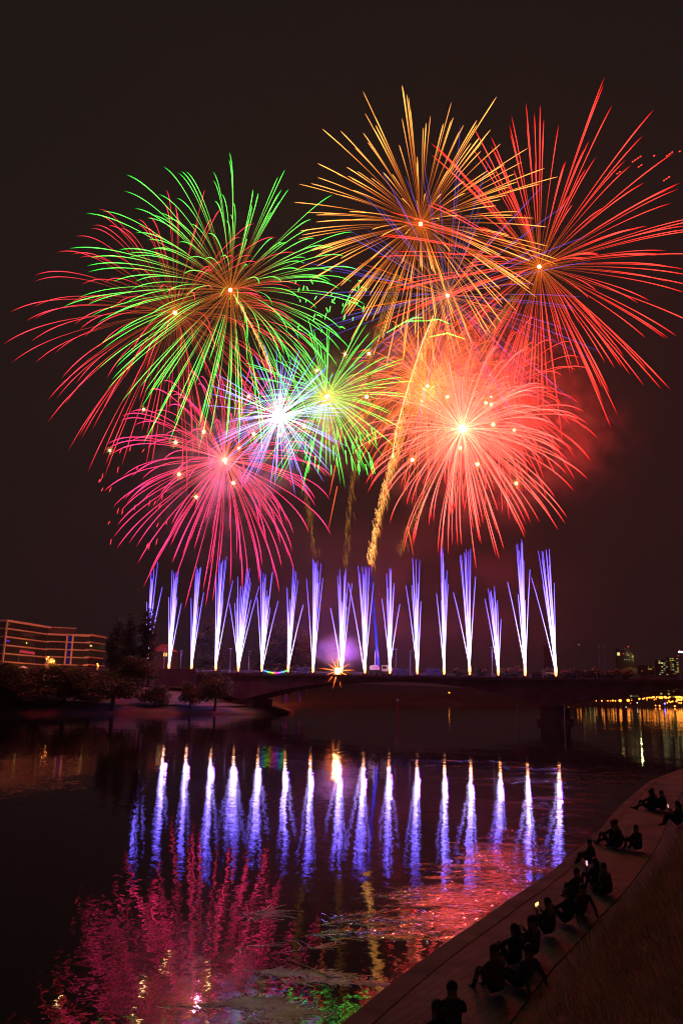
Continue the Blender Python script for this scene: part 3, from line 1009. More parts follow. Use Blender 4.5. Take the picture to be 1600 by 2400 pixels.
for (px, py, ytop, xl, xr, n), lb in zip(FB, FLAB):
    s = bs(px, 0.0)
    B = bw(s, 0.0)
    mp = mpp(B)
    root = empty('spark_fountain', B, BRZ)
    tag(root, 'white violet fountain of sparks ' + lb, 'spark fountain', 'spark fountains in a row on the bridge')
    H = (py - ytop) * mp * 1.06
    mb = MB()
    mb.box(-.55, -.3, 0, .55, .3, .18)
    for k in range(5): mb.tube([(-.4 + .2 * k, 0, .1), (-.44 + .22 * k, 0, .75)], .075, 8)
    mb.build('launcher', launch_m, root)
    mb = MB()
    mb.tube([(0, 0, .5), (0, 0, 1.6), (0, 0, 2.6), (0, 0, 3.8)], [.16, .34, .30, .12], 8, a=[0, .3, .6, 1])
    mb.build('launch_flame', base_fire, root, attr=True)
    l = bpy.data.lights.new('glow', 'POINT'); l.energy = 1700; l.color = (.30, .07, 1); l.shadow_soft_size = .4
    lo = bpy.data.objects.new('glow', l); C.objects.link(lo); lo.parent = root; lo.location = (0, 1.6, 6.5)
    fan = [xl, xr] + list(np.clip(rng.normal(0, .38, n - 2), -.9, .9))
    for i, fr in enumerate(fan):
        if i < 2: off, hh = fr * mp, H * (.60 + .25 * rng.random())
        else:
            off = (fr * (xr - xl) / 2 * .9 + (xl + xr) / 2 * .7) * mp
            hh = H * (0.48 + .52 * rng.random())
            if i < 5: hh = H * (.9 + .1 * rng.random())
            off *= hh / H
        dy = rng.normal(0, .5)
        t = np.linspace(0, 1, 6)
        e = (1 - np.exp(-.35 * t)) / (1 - math.exp(-.35))
        pts = np.stack([off * t + rng.normal(0, .10) * (1 - t), dy * t, .7 + (hh - .7) * e], -1)
        rr = .052 + .026 * rng.random()
        mb = MB(); mb.tube(pts, rr * np.interp(t, [0, .3, .9, 1], [.8, 1.0, .95, .6]), 3, a=np.clip(t * hh / H, 0, 1))
        mb.build('spark_trail', S_['fount'], root, attr=True)

# flare on the bridge
P = bw(bs(791, 1.0), 1.0) + np.array([0, 0, 0.9])
flare = empty('orange_flare', bw(bs(791, 1.0), 1.0))
tag(flare, 'intense orange ground flare burning on the bridge edge', 'flare')
mb = MB(); mb.ico((0, 0, 1.0), .85, 2, jit=.1); mb.build('fire', emit('flare fire', (1, .42, .12), 30), flare)
mb = MB(); mb.tube([(0, 0, 0), (0, 0, .7)], .12, 8); mb.build('tube', M['dark'], flare)
mb = MB()
for k in range(13):
    a = k * 2 * PI / 13 + .1
    L = (3.0 + 2.0 * rng.random()) * (1.5 if k % 3 == 0 else 1)
    d = np.array([math.cos(a), rng.normal(0, .2), math.sin(a)])
    mb.tube([np.array([0, 0, 1.0]) + d * .6, np.array([0, 0, 1.0]) + d * L * .6, np.array([0, 0, 1.0]) + d * L + np.array([0, 0, -.15])], [.10, .06, .02], 4, a=[.4, .6, 1])
mb.build('sparks', spark('flare star ray', [(0, (7, 2.4, .5)), (.6, (4.5, .7, .1)), (1, (.8, .06, .01))]), flare, attr=True)  # rays added to draw the lens star of light around the flare
l = bpy.data.lights.new('flare_light', 'POINT'); l.energy = 1800; l.color = (1, .3, .1); l.shadow_soft_size = .8
lo = bpy.data.objects.new('flare_light', l); C.objects.link(lo); lo.parent = flare; lo.location = (0, 0, 2.2)

# rainbow string of lights between two fountains
mb = MB()
sa, sb = bs(616, 2.5), bs(673, 2.5)
N = 40
pts = [bw(sa + (sb - sa) * i / (N - 1), 2.5, DECK + .95 - .75 * math.sin(PI * i / (N - 1)) ** .8) for i in range(N)]
base = pts[0].copy()
mb.tube(np.array(pts) - base, .17, 6, a=np.linspace(0, 1, N))
rb = spark('rainbow leds', [(0, (.4, .05, 2.2)), (.12, (.05, .9, 1.8)), (.28, (.3, 2.2, .1)), (.42, (2.2, 1.6, .05)), (.5, (2.2, .15, .5)), (.62, (1.8, .1, 1.6)), (.78, (.1, .5, 2.4)), (.9, (.1, 2.0, .6)), (1, (.5, 1.6, .2))])
tag(mb.build('rainbow_light_string', rb, loc=base, attr=True), 'sagging rainbow coloured string of lights hung along the bridge edge', 'light string')

# crane
cs_ = bs(886, -3)
cr_ = empty('crane', bw(cs_, -3.0), BRZ)
tag(cr_, 'mobile crane with a tall leaning blue boom and white cab on the bridge', 'crane')
mb = MB()
mb.box(-3.0, -1.2, .55, 3.6, 1.2, 1.15); mb.box(-2.0, -1.0, 1.15, .9, 1.0, 1.5)
mb.build('chassis', M['dark'], cr_)
for x in (-2.2, -.9, 1.6, 2.8):
    for y in (-1.2, 1.2):
        mb = MB(); mb.tube([(x, y - .18, .5), (x, y + .18, .5)], .5, 12); mb.build('wheel', M['dark'], cr_)
mb = MB(); mb.prism([(1.2, 1.15), (3.6, 1.15), (3.6, 2.0), (3.0, 2.75), (1.2, 2.75)], -1.15, 1.15)
cab = mb.build('cab', M['white'], cr_)
mb = MB(); mb.box(1.5, -1.17, 1.9, 2.6, -1.14, 2.5); mb.build('window', M['glass'], cab)
mb = MB(); mb.prism([(-2.2, 1.5), (.2, 1.5), (.2, 2.4), (-.6, 2.9), (-2.2, 2.6)], -.8, .8); mb.build('turntable_housing', M['white'], cr_)
hb = np.array([0.0, 0, 2.4]); topw = at(866, 1330, bw(cs_, -3)[1])
tl = np.array([np.dot(topw[:2] - bw(cs_, -3)[:2], BU), 0, topw[2] - DECK])
for k, (f0, f1, r) in enumerate(((0, .38, .34), (.36, .7, .26), (.68, 1, .18))):
    mb = MB(); mb.tube([hb + (tl - hb) * f0, hb + (tl - hb) * f1], r, 4)
    mb.build('boom_section', M['blue'], cr_)
mb = MB(); mb.tube([hb + np.array([-1.0, 0, -.4]), hb + (tl - hb) * .16 + np.array([-.4, 0, 0])], .13, 6); mb.build('lift_cylinder', M['white'], cr_)
mb = MB(); mb.box(tl[0] - 1.5, -.4, tl[2] - .05, tl[0] + .7, .4, tl[2] + .1)
for x in (-1.4, -.7, 0, .6): mb.box(tl[0] + x - .03, -.35, tl[2] + .1, tl[0] + x + .03, -.29, tl[2] + .95)
mb.box(tl[0] - 1.45, -.36, tl[2] + .9, tl[0] + .66, -.28, tl[2] + .97)
pl = mb.build('platform', M['blue'], cr_)
mb = MB(); mb.box(tl[0] - .55, -.3, tl[2] + .1, tl[0] + .45, .3, tl[2] + .85); mb.build('launch_rack', M['red'], pl)

# boxes, vans and tent on the bridge
def van(px, label, body):
    r = empty('van', bw(bs(px, -6), -6), BRZ)
    mb = MB(); mb.prism([(-2.4, .45), (2.5, .45), (2.5, 1.1), (1.7, 1.25), (1.1, 2.1), (-2.4, 2.1)], -.95, .95); mb.build('body', body, r)
    for x in (-1.5, 1.6):
        for y in (-.95, .95):
            mb = MB(); mb.tube([(x, y - .1, .36), (x, y + .1, .36)], .36, 12); mb.build('wheel', M['dark'], r)
    mb = MB(); mb.box(-.2, -.97, 1.3, 1.1, -.955, 1.85); mb.build('window', M['glass'], r)
    tag(r, label, 'van', 'vans parked on the bridge')


van(1020, 'dark van parked left of the narrow tall fountain', M['dark'])
van(943, 'dark van parked right of the crane', M['dark'])
van(716, 'dark van parked left of the fountain past the rainbow lights', M['dark'])


def crate(px, w_, h_, wo, label, m):
    r = empty('equipment_container', bw(bs(px, wo), wo), BRZ)
    tag(r, label, 'container', 'equipment containers on the bridge')
    mb = MB(); mb.box(-w_ / 2, -.9, .1, w_ / 2, .9, h_); mb.build('body', m, r)
    mb = MB(); mb.box(-w_ / 2 - .06, -.96, h_, w_ / 2 + .06, .96, h_ + .1); mb.build('lid', m, r)
    mb = MB()
    for x in (-w_ / 2 + .2, w_ / 2 - .2): mb.box(x - .12, -.8, 0, x + .12, .8, .1)
    mb.build('skid', M['metal'], r)


crate(817, 2.2, 1.5, -1.5, 'black equipment container right of the orange flare', M['dark'])
crate(1257, 2.4, 1.3, -1.5, 'black equipment container left of the white tent', M['dark'])
tent = empty('tent', bw(bs(1285, -1.5), -1.5), BRZ)
tag(tent, 'low white canvas tent beside the last fountain', 'tent')
mb = MB(); mb.prism([(-1.5, 1.0), (1.5, 1.0), (1.3, 1.35), (0, 1.55), (-1.3, 1.35)], -1.2, 1.2); mb.build('roof', M['canvas'], tent)
for x in (-1.4, 1.4):
    for y in (-1.1, 1.1):
        mb = MB(); mb.tube([(x, y, 0), (x, y, 1.0)], .04, 6); mb.build('leg', M['metal'], tent)

# posts standing in the water
for px, ytop, wl, m, lb, r in [(931, 1643, 1690, 'red', 'red navigation post standing in the river before the bridge', .22), (1212, 1656, 1702, 'metal', 'grey mooring post in the river left of the bridge pier', .10),
                               (1323, 1655, 1700, 'metal', 'grey mooring post in the river right of the bridge pier', .12)]:
    W = onz(px, wl, 0)
    tp = at(px, ytop, W[1])
    root = empty('river_post', W)
    tag(root, lb, 'post')
    mb = MB(); mb.tube([(0, 0, -2), (0, 0, tp[2] * .5), (0, 0, tp[2])], r, 8); mb.build('pole', M[m], root)
    mb = MB(); mb.tube([(0, 0, tp[2]), (0, 0, tp[2] + .12), (0, 0, tp[2] + .4)], [r * 1.6, r * 1.6, r * .5], 8); mb.build('cap', M['metal'], root)

# ------------------------------------------------------------------ office building on the left
win_o = emit('warm lit window', (1, .55, .12), 1.3)
win_b = emit('blue lit window', (.12, .06, 1), .55)
win_y = emit('yellow lit window', (.85, .8, .15), 1.1)
bd = empty('office_building', at(10, 1600, 318))
tag(bd, 'long office building with orange lit floor slabs and glass bands', 'office building')
bo = np.array(bd.location)
ZT = at(12, 1452, 312)[2]
FH = 3.15
c0 = at(10, 1500, 312); c1 = at(112, 1500, 343); c2 = at(210, 1500, 348); c3 = at(246, 1500, 364)


def wing(a, b, ztop, nf, depth, slabh=.42):
    d = (b - a)[:2]; L = np.linalg.norm(d); u = d / L; nrm = np.array([-u[1], u[0]])
    Mx = Matrix(((u[0], nrm[0], 0, a[0] - bo[0]), (u[1], nrm[1], 0, a[1] - bo[1]), (0, 0, 1, 0), (0, 0, 0, 1)))
    zb = ztop - nf * FH - bo[2]
    zt = ztop - bo[2]
    for k in range(nf + 1):
        mb = MB(); z = zt - k * FH
        hh = slabh * (1.9 if k == 0 else 1)
        mb.box(-.3, -.8, z - hh, L + .3, depth, z, Mx); mb.build('floor_slab', M['slab'], bd)
    mb = MB(); mb.box(0, .35, zb - 14, L, depth - .4, zt - .5, Mx)
    mb.build('wall', M['wall'], bd)
    for k in range(nf):
        z1_ = zt - k * FH - .45; z0_ = z1_ - FH + .75
        mb = MB()
        n = max(3, int(L / 1.6))
        for i in range(n):
            mb.box(L * i / n + .06, .2, z0_, L * (i + 1) / n - .06, .33, z1_ - .25, Mx)
        mb.build('window', M['glass'], bd)
    return Mx, L, zt


M1, L1, z1t = wing(c0, c1, ZT, 5, 14)
M2, L2, z2t = wing(c1, c2, at(160, 1486, 345)[2], 4, 14)
M3, L3, z3t = wing(c2, c3, at(228, 1489, 355)[2], 4, 14)
mb = MB(); mb.box(0, 1.5, z2t, L2 * .65, 10, z2t + 2.5, M2); mb.build('roof_storey', M['wall'], bd)
mb = MB(); mb.box(-.2, 1.0, z2t + 2.5, L2 * .65 + .3, 11, z2t + 2.8, M2); mb.build('roof_edge', M['slab'], bd)
mb = MB()
for x in (L2 * .46, L2 * .60): mb.box(x - .35, -1.3, z2t - 13, x + .35, -.85, z2t + .1, M2)
for k in range(4): mb.box(L2 * .46 + .35, -1.25, z2t - .5 - k * 3.15, L2 * .60 - .35, -.9, z2t - .1 - k * 3.15, M2)
mb.build('stair_frame', M['slab'], bd)
mb = MB()
for k in range(4): mb.box(L2 * .485, -.84, z2t - 2.9 - k * 3.15, L2 * .575, -.82, z2t - .7 - k * 3.15, M2)
mb.build('stair_glazing', emit('dim blue stair light', (.06, .03, .5), .12), bd)
mb = MB(); mb.box(-.5, -.9, z1t - 16, .1, -.3, z1t, M1); mb.build('corner_column', M['slab'], bd)
for (Mx, x0, x1, zt, k, m, nm) in [(M1, .4, 2.6, z1t, 2, win_b, 'blue_window'), (M1, 2.9, 3.9, z1t, 2, win_b, 'blue_window'), (M1, 15.8, 16.5, z1t, 2, win_y, 'lit_window'), (M3, 1.5, 3.4, z3t, 1, win_o, 'lit_window'),
                                   (M1, 2.2, 2.8, z1t, 0, emit('dim yellow', (.4, .4, .05), .25), 'lit_window')]:
    z = zt - k * FH - 1.6
    mb = MB(); mb.box(x0, .1, z - .35, x1, .17, z + .3, Mx); mb.build(nm, m, bd)
mb = MB()
bn = empty('banner', at(47, 1523, 305))
a, b = at(47, 1523, 305) - np.array(bn.location), at(82, 1528, 309) - np.array(bn.location)
mb.add([a, b, b - np.array([0, 0, 1.0]), a - np.array([0, 0, 1.0]), a + np.array([0, .05, 0]), b + np.array([0, .05, 0]), b + np.array([0, .05, -1.0]), a + np.array([0, .05, -1.0])],
       [(0, 1, 2, 3), (7, 6, 5, 4), (0, 4, 5, 1), (1, 5, 6, 2), (2, 6, 7, 3), (3, 7, 4, 0)])
mb.build('cloth', M['banner'], bn)
mb = MB()
for q_ in (a, b): mb.tube([q_ + np.array([0, .1, .1]), q_ + np.array([0, .1, -5])], .05, 5)
mb.build('pole', M['metal'], bn)
tag(bn, 'long pink banner hung below the office building', 'banner')
# parasol
W = at(53, 1578, 262)
ps_ = empty('parasol', W)
tag(ps_, 'pale parasol standing on the left bank terrace', 'parasol')
mb = MB(); h = at(53, 1560, 262)[2] - W[2]
vs = [(0, 0, h)] + [(1.7 * math.cos(i * PI / 4), 1.7 * math.sin(i * PI / 4), h - .75) for i in range(8)]
mb.add(vs, [(0, 1 + i, 1 + (i + 1) % 8) for i in range(8)] + [tuple(range(8, 0, -1))]); mb.build('canopy', M['canvas'], ps_)
mb = MB(); mb.tube([(0, 0, -.5), (0, 0, h - .3)], .05, 6); mb.build('pole', M['metal'], ps_)


# ------------------------------------------------------------------ street lamps
def lamp_kind(name, height, glob, col, strength, r):
    root = empty(name, (0, 0, 0))
    mb = MB(); mb.tube([(0, 0, -1), (0, 0, height - glob)], r, 6); mb.build('post', M['metal'], root)
    mb = MB(); mb.ico((0, 0, height), glob, 2); mb.build('globe', emit(name + ' glow', col, strength), root)
    return root


pl_ = lamp_kind('street_lamp', 4.5, .28, (1, .36, .06), 6, .06)
for i, (px, py, Y, e, lb) in enumerate([(114, 1540, 322, 9000, 'orange street lamp above the lit foliage on the left bank'), (110, 1544, 318, 0, 'smaller orange street lamp left of the lit foliage'),
                                        (121, 1551, 263, 900, 'orange street lamp shining through the lit foliage'), (229, 1556, 334, 9000, 'lone orange street lamp right of the office building'),
                                        (231, 1560, 330, 0, 'lower orange lamp glowing beside the lone one'), (127, 1549, 263, 0, 'rightmost orange lamp in the lit foliage')]):
    P = at(px, py, Y) - np.array([0, 0, 4.5])
    o = pl_ if i == 0 else copy_thing(pl_, P)
    o.location = [float(v) for v in P]
    tag(o, lb, 'street lamp', 'orange street lamps on the left bank')
    if e:
        l = bpy.data.lights.new('lamp_light', 'POINT'); l.energy = e * .18; l.color = (1, .26, .04); l.shadow_soft_size = .9
        lo = bpy.data.objects.new('lamp_light', l); C.objects.link(lo); lo.parent = o; lo.location = (0, -.9, 4.6)

cl = lamp_kind('shore_lamp', 7.0, .95, (1, .27, .03), 5, .1)
for ch in cl.children:
    if ch.name.startswith('globe'): gl_mesh = ch
LAMPS = [(1497, 1638, 1.0), (1505.6, 1638, .8), (1509, 1636.6, .7), (1515, 1635.7, .8), (1515, 1640, .6), (1520, 1635, .8), (1524.6, 1635, .8), (1528.6, 1634.4, 1), (1531, 1634, 1), (1532, 1640, .6), (1538, 1633.5, .8), (1536, 1638, .6),
         (1545, 1634.8, 1.3), (1549, 1635.2, 1.3), (1550, 1634, 1.0), (1557, 1634, 1.3), (1560, 1635, 1.1), (1565, 1635.7, .8), (1568, 1633.5, .8), (1566, 1643, .8), (1562.5, 1647, .7), (1569, 1646, .7), (1571.5, 1644.6, .7), (1575, 1644, .8),
         (1583.7, 1634, 1.2), (1588, 1634, 1.2), (1592, 1633.7, 1.2), (1596, 1635, 1.2), (1586, 1639.7, 1.2), (1590, 1640, 1.2), (1595, 1640, 1.2), (1584, 1643.7, 1), (1590, 1647.5, .8), (1595, 1647.5, .8), (1452, 1642, 1.35), (1470.8, 1641.5, 1.35),
         (1435, 1642, .8), (1441, 1642.6, .6), (1409, 1642.6, .6), (1412.5, 1632, .9), (1359, 1642.6, .5), (1352, 1642.4, .4), (1331, 1650, .5), (1396, 1642.6, .4), (1422, 1642.6, .4), (1425, 1642.6, .35), (1430, 1642.7, .4), (1479, 1641, .4),
         (1544.6, 1654, .8), (1535, 1653.5, .6), (1580, 1655, .8), (1052, 1623.5, .6)]
for i, (px, py, s) in enumerate(LAMPS):
    Y = 900 if px > 1480 else (800 if px > 1390 else 715)
    Y += rng.normal(0, 8)
    if py > 1650: Y -= 60
    P = at(px, py, Y) - np.array([0, 0, 7.0 * s])
    o = cl if i == 0 else copy_thing(cl, P)
    o.location = [float(v) for v in P]
    o.scale = (s * 1.15, s * 1.15, s)
    tag(o, 'tiny orange street lamp glowing along the far right shore', 'street lamp', 'street lamps on the far right shore')
o = lamp_kind('blue_lamp', 5, .9, (.15, .12, 1), 6, .1); P = at(1556.5, 1649, 860) - np.array([0, 0, 5]); o.location = [float(v) for v in P]
tag(o, 'single blue lamp among the orange lights of the far right shore', 'lamp')
for (px, py, Y, nm, col, st_, sz, lb) in [(1476.5, 1648, 830, 'red_lamp', (1, .06, .08), 3, .5, 'tiny red lamp on the far shore below the orange ones'), (1492, 1647.3, 850, 'white_lamp', (1, .95, .8), 3, .45, 'tiny white lamp on the far shore left of the bright orange cluster'),
                                          (1466, 1657.5, 760, 'white_lamp', (.95, .9, .6), 2.5, .45, 'tiny white lamp lowest on the far shore, under the pair of large lamps'), (1312, 1660.5, 690, 'white_lamp', (.8, .7, .7), 1.5, .5, 'faint pale lamp beside the bridge pier'),
                                          (1471, 1516, 1650, 'red_lamp', (1, .05, .05), 2.5, .9, 'red warning lamp on top of the hill church'), (1460, 1532, 1650, 'red_lamp', (1, .05, .05), 2, .8, 'red warning lamp left below the hill church'),
                                          (1591, 1524.5, 1500, 'red_lamp', (1, .05, .05), 3, .9, 'red lamp at the end of the white rooftop sign'), (1588, 1537, 1500, 'red_lamp', (1, .05, .05), 2, .7, 'red lamp above the right lit office block'),
                                          (1355.6, 1511, 1500, 'white_lamp', (.8, .55, .25), 1.2, .8, 'lone pale lamp high above the hill right of the last fountain')]:
    o = lamp_kind(nm, 5, sz, col, st_, .09); P = at(px, py, Y) - np.array([0, 0, 5]); o.location = [float(v) for v in P]
    tag(o, lb, 'lamp')


# ------------------------------------------------------------------ far city buildings with lit windows
def lit_building(name, px0, px1, ytop, Y, rows, cols, prob, cols_mats, label, ybot=1655, dim=1.0, rowh=None, roofed=False):
    a, b = at(px0, ytop, Y), at(px1, ytop, Y)
    W_ = np.linalg.norm((b - a)[:2]); zt = a[2]
    base = np.array([(a[0] + b[0]) / 2, Y, max(0, zt - 60)])
    Hh = zt - base[2]
    root = empty(name, base)
    mb = MB(); mb.box(-W_ / 2, 0, -12, W_ / 2, 16, Hh); mb.build('wall', M['wall'], root)
    mb = MB()
    if roofed: mb.prism([(-W_ / 2 - .6, Hh), (W_ / 2 + .6, Hh), (0, Hh + W_ * .22)], -.6, 16.6)
    else: mb.box(-W_ / 2 - .4, -.4, Hh, W_ / 2 + .4, 16.4, Hh + .8)
    mb.build('roof', M['wall'], root)
    rh = rowh or 3.4
    cnt = 0
    for r in range(rows):
        for c in range(cols):
            if rng.random() > prob or cnt > 90: continue
            x0 = -W_ / 2 + W_ * (c + .12) / cols; x1 = -W_ / 2 + W_ * (c + .88) / cols
            z1_ = Hh - 1.0 - r * rh
            mb = MB(); mb.box(x0, -.12, z1_ - rh * .5, x1, -.02, z1_)
            mb.build('lit_window', cols_mats[rng.integers(len(cols_mats))], root)
            cnt += 1
    tag(root, label, 'building', 'city buildings on the far right shore')
    return root


wy = emit('city window yellow', (.9, .75, .12), .5); wd_ = emit('city window dim', (.5, .45, .1), .16); wg = emit('city window pale', (.65, .8, .45), .4); wo_ = emit('city window orange', (1, .5, .1), .5); wb = emit('city window bright', (1, .9, .3), 1.1)
lit_building('office_block', 1541, 1563, 1547, 1500, 8, 4, .5, [wy, wd_, wb, wg], 'office block with rows of yellow lit windows right of the hill church')
lit_building('office_block', 1567, 1588, 1541, 1500, 9, 4, .5, [wy, wd_, wg, wd_], 'office block with scattered lit windows under the white rooftop sign')
lit_building('apartment_block', 1299, 1310, 1600, 700, 7, 2, .85, [wy, wy, wo_], 'slim building with a column of yellow windows seen under the bridge by the pier', rowh=2.0)
lit_building('apartment_block', 1462, 1500, 1602, 1050, 6, 7, .13, [wd_, wg, wd_], 'dim apartment block above the two large shore lamps')
lit_building('apartment_block', 1538, 1585, 1603, 1050, 5, 8, .3, [wd_, wg, wy], 'apartment block with pale windows behind the bright orange lamps')
lit_building('apartment_block', 1352, 1392, 1604, 1000, 5, 8, .1, [wd_, wo_, wb], 'dim apartment block under the right arch of the bridge')
lit_building('apartment_block', 1410, 1450, 1612, 980, 4, 7, .1, [wd_, wo_], 'low dim apartment block left of the two large shore lamps')
lit_building('apartment_block', 1278, 1296, 1513, 1300, 3, 3, .2, [wo_], 'dim block with one orange window behind the last fountain')
lit_building('apartment_block', 1500, 1532, 1560, 1350, 4, 6, .15, [wo_, wd_], 'dim block with few lights left of the bright office block')
# rooftop sign
sg = empty('rooftop_sign', at(1594, 1530, 1500)); tag(sg, 'small white glowing rooftop sign at the right edge', 'sign')
mb = MB(); mb.box(-4.4, -.3, 0, 4.4, .3, 3.0); mb.build('panel', emit('sign white', (.85, 1, 1), 2.5), sg)
mb = MB()
for x in (-3.5, 3.5): mb.tube([(x, 0, -12), (x, 0, 0)], .25, 6)
mb.build('support', M['metal'], sg)
# hill church
ch = empty('hill_church', at(1468, 1545, 1650)); tag(ch, 'domed church lit on top of the far hill', 'church')
mb = MB(); mb.box(-14, 0, -25, 14, 22, 7); mb.build('wall', M['wall'], ch)
mb = MB()
for k in range(9):
    pass
prof = [(10.5 * math.cos(a), 7 + 12 * math.sin(a)) for a in np.linspace(0, PI / 2 * .93, 9)]
vs, fs = [], []
for (r, z) in prof:
    for i in range(20): vs.append((r * math.cos(i * PI / 10), 11 + r * math.sin(i * PI / 10), z))
for j in range(8):
    for i in range(20): fs.append((j * 20 + i, j * 20 + (i + 1) % 20, (j + 1) * 20 + (i + 1) % 20, (j + 1) * 20 + i))
mb.add(vs, fs); mb.tube([(0, 11, 18.5), (0, 11, 22), (0, 11, 24)], [1.4, 1.2, .1], 8)
mb.build('dome', mat('lead dome', (.3, .32, .3), .5, .2, .3), ch, smooth=True)
for i, (x, z, w2, h2, m) in enumerate([(-16.5, 10, 2.6, 3.0, wb), (-5, -1, .8, .9, wg), (0, -1, .8, .9, wg), (4.5, -1, .8, .9, wg), (12, -1.5, .8, .9, wg), (10.5, 9, 1.4, 2.4, wd_), (8, 12, 1.2, 2.2, wd_), (12, 6, 1.6, 2, wy)]):
    mb = MB(); mb.box(x - w2, -.3, z - h2, x + w2, -.1, z + h2); mb.build('lit_window', m, ch)
mb = MB(); mb.box(-21, -.05, -25, -13.5, 6, 15); mb.prism([(-21.4, 15), (-13.1, 15), (-17.2, 22)], -.5, 6.4); mb.build('tower', M['wall'], ch)
l = bpy.data.lights.new('flood_light', 'POINT'); l.energy = 9000; l.color = (1, .85, .3); l.shadow_soft_size = 1
lo = bpy.data.objects.new('flood_light', l); C.objects.link(lo); lo.parent = ch; lo.location = (17, -8, 8)

# house with two lit windows behind the poplars
hs = empty('house', at(385, 1580, 300)); tag(hs, 'small house with two orange windows left of the first full fountain', 'house')
mb = MB(); mb.box(-5, 0, -6, 3, 8, 8); mb.build('wall', M['wall'], hs)
mb = MB(); mb.prism([(-5.5, 8), (3.5, 8), (-1, 11)], -.5, 8.5); mb.build('roof', mat('red roof tile', (.3, .09, .06), .8, .3, 1), hs)
for x in (-.45, .35):
    mb = MB(); mb.box(x - .28, -.1, 6.4, x + .28, -.02, 7.7); mb.build('window', win_o, hs)


# ------------------------------------------------------------------ people on the bank
cloth_m = [mat('charcoal jacket', (.11, .105, .11), .85, .3, 8), mat('navy jacket', (.06, .08, .17), .85, .3, 8), mat('brown jacket', (.17, .12, .085), .85, .3, 8)]
trous_m = [mat('dark jeans', (.07, .08, .12), .85, .3, 8), mat('black trousers', (.05, .048, .05), .85, .3, 8)]
skin_m = mat('skin', (.42, .25, .18), .55, .15, 12)
hair_m = mat('dark hair', (.06, .04, .025), .5, .3, 30)
PHONE = []


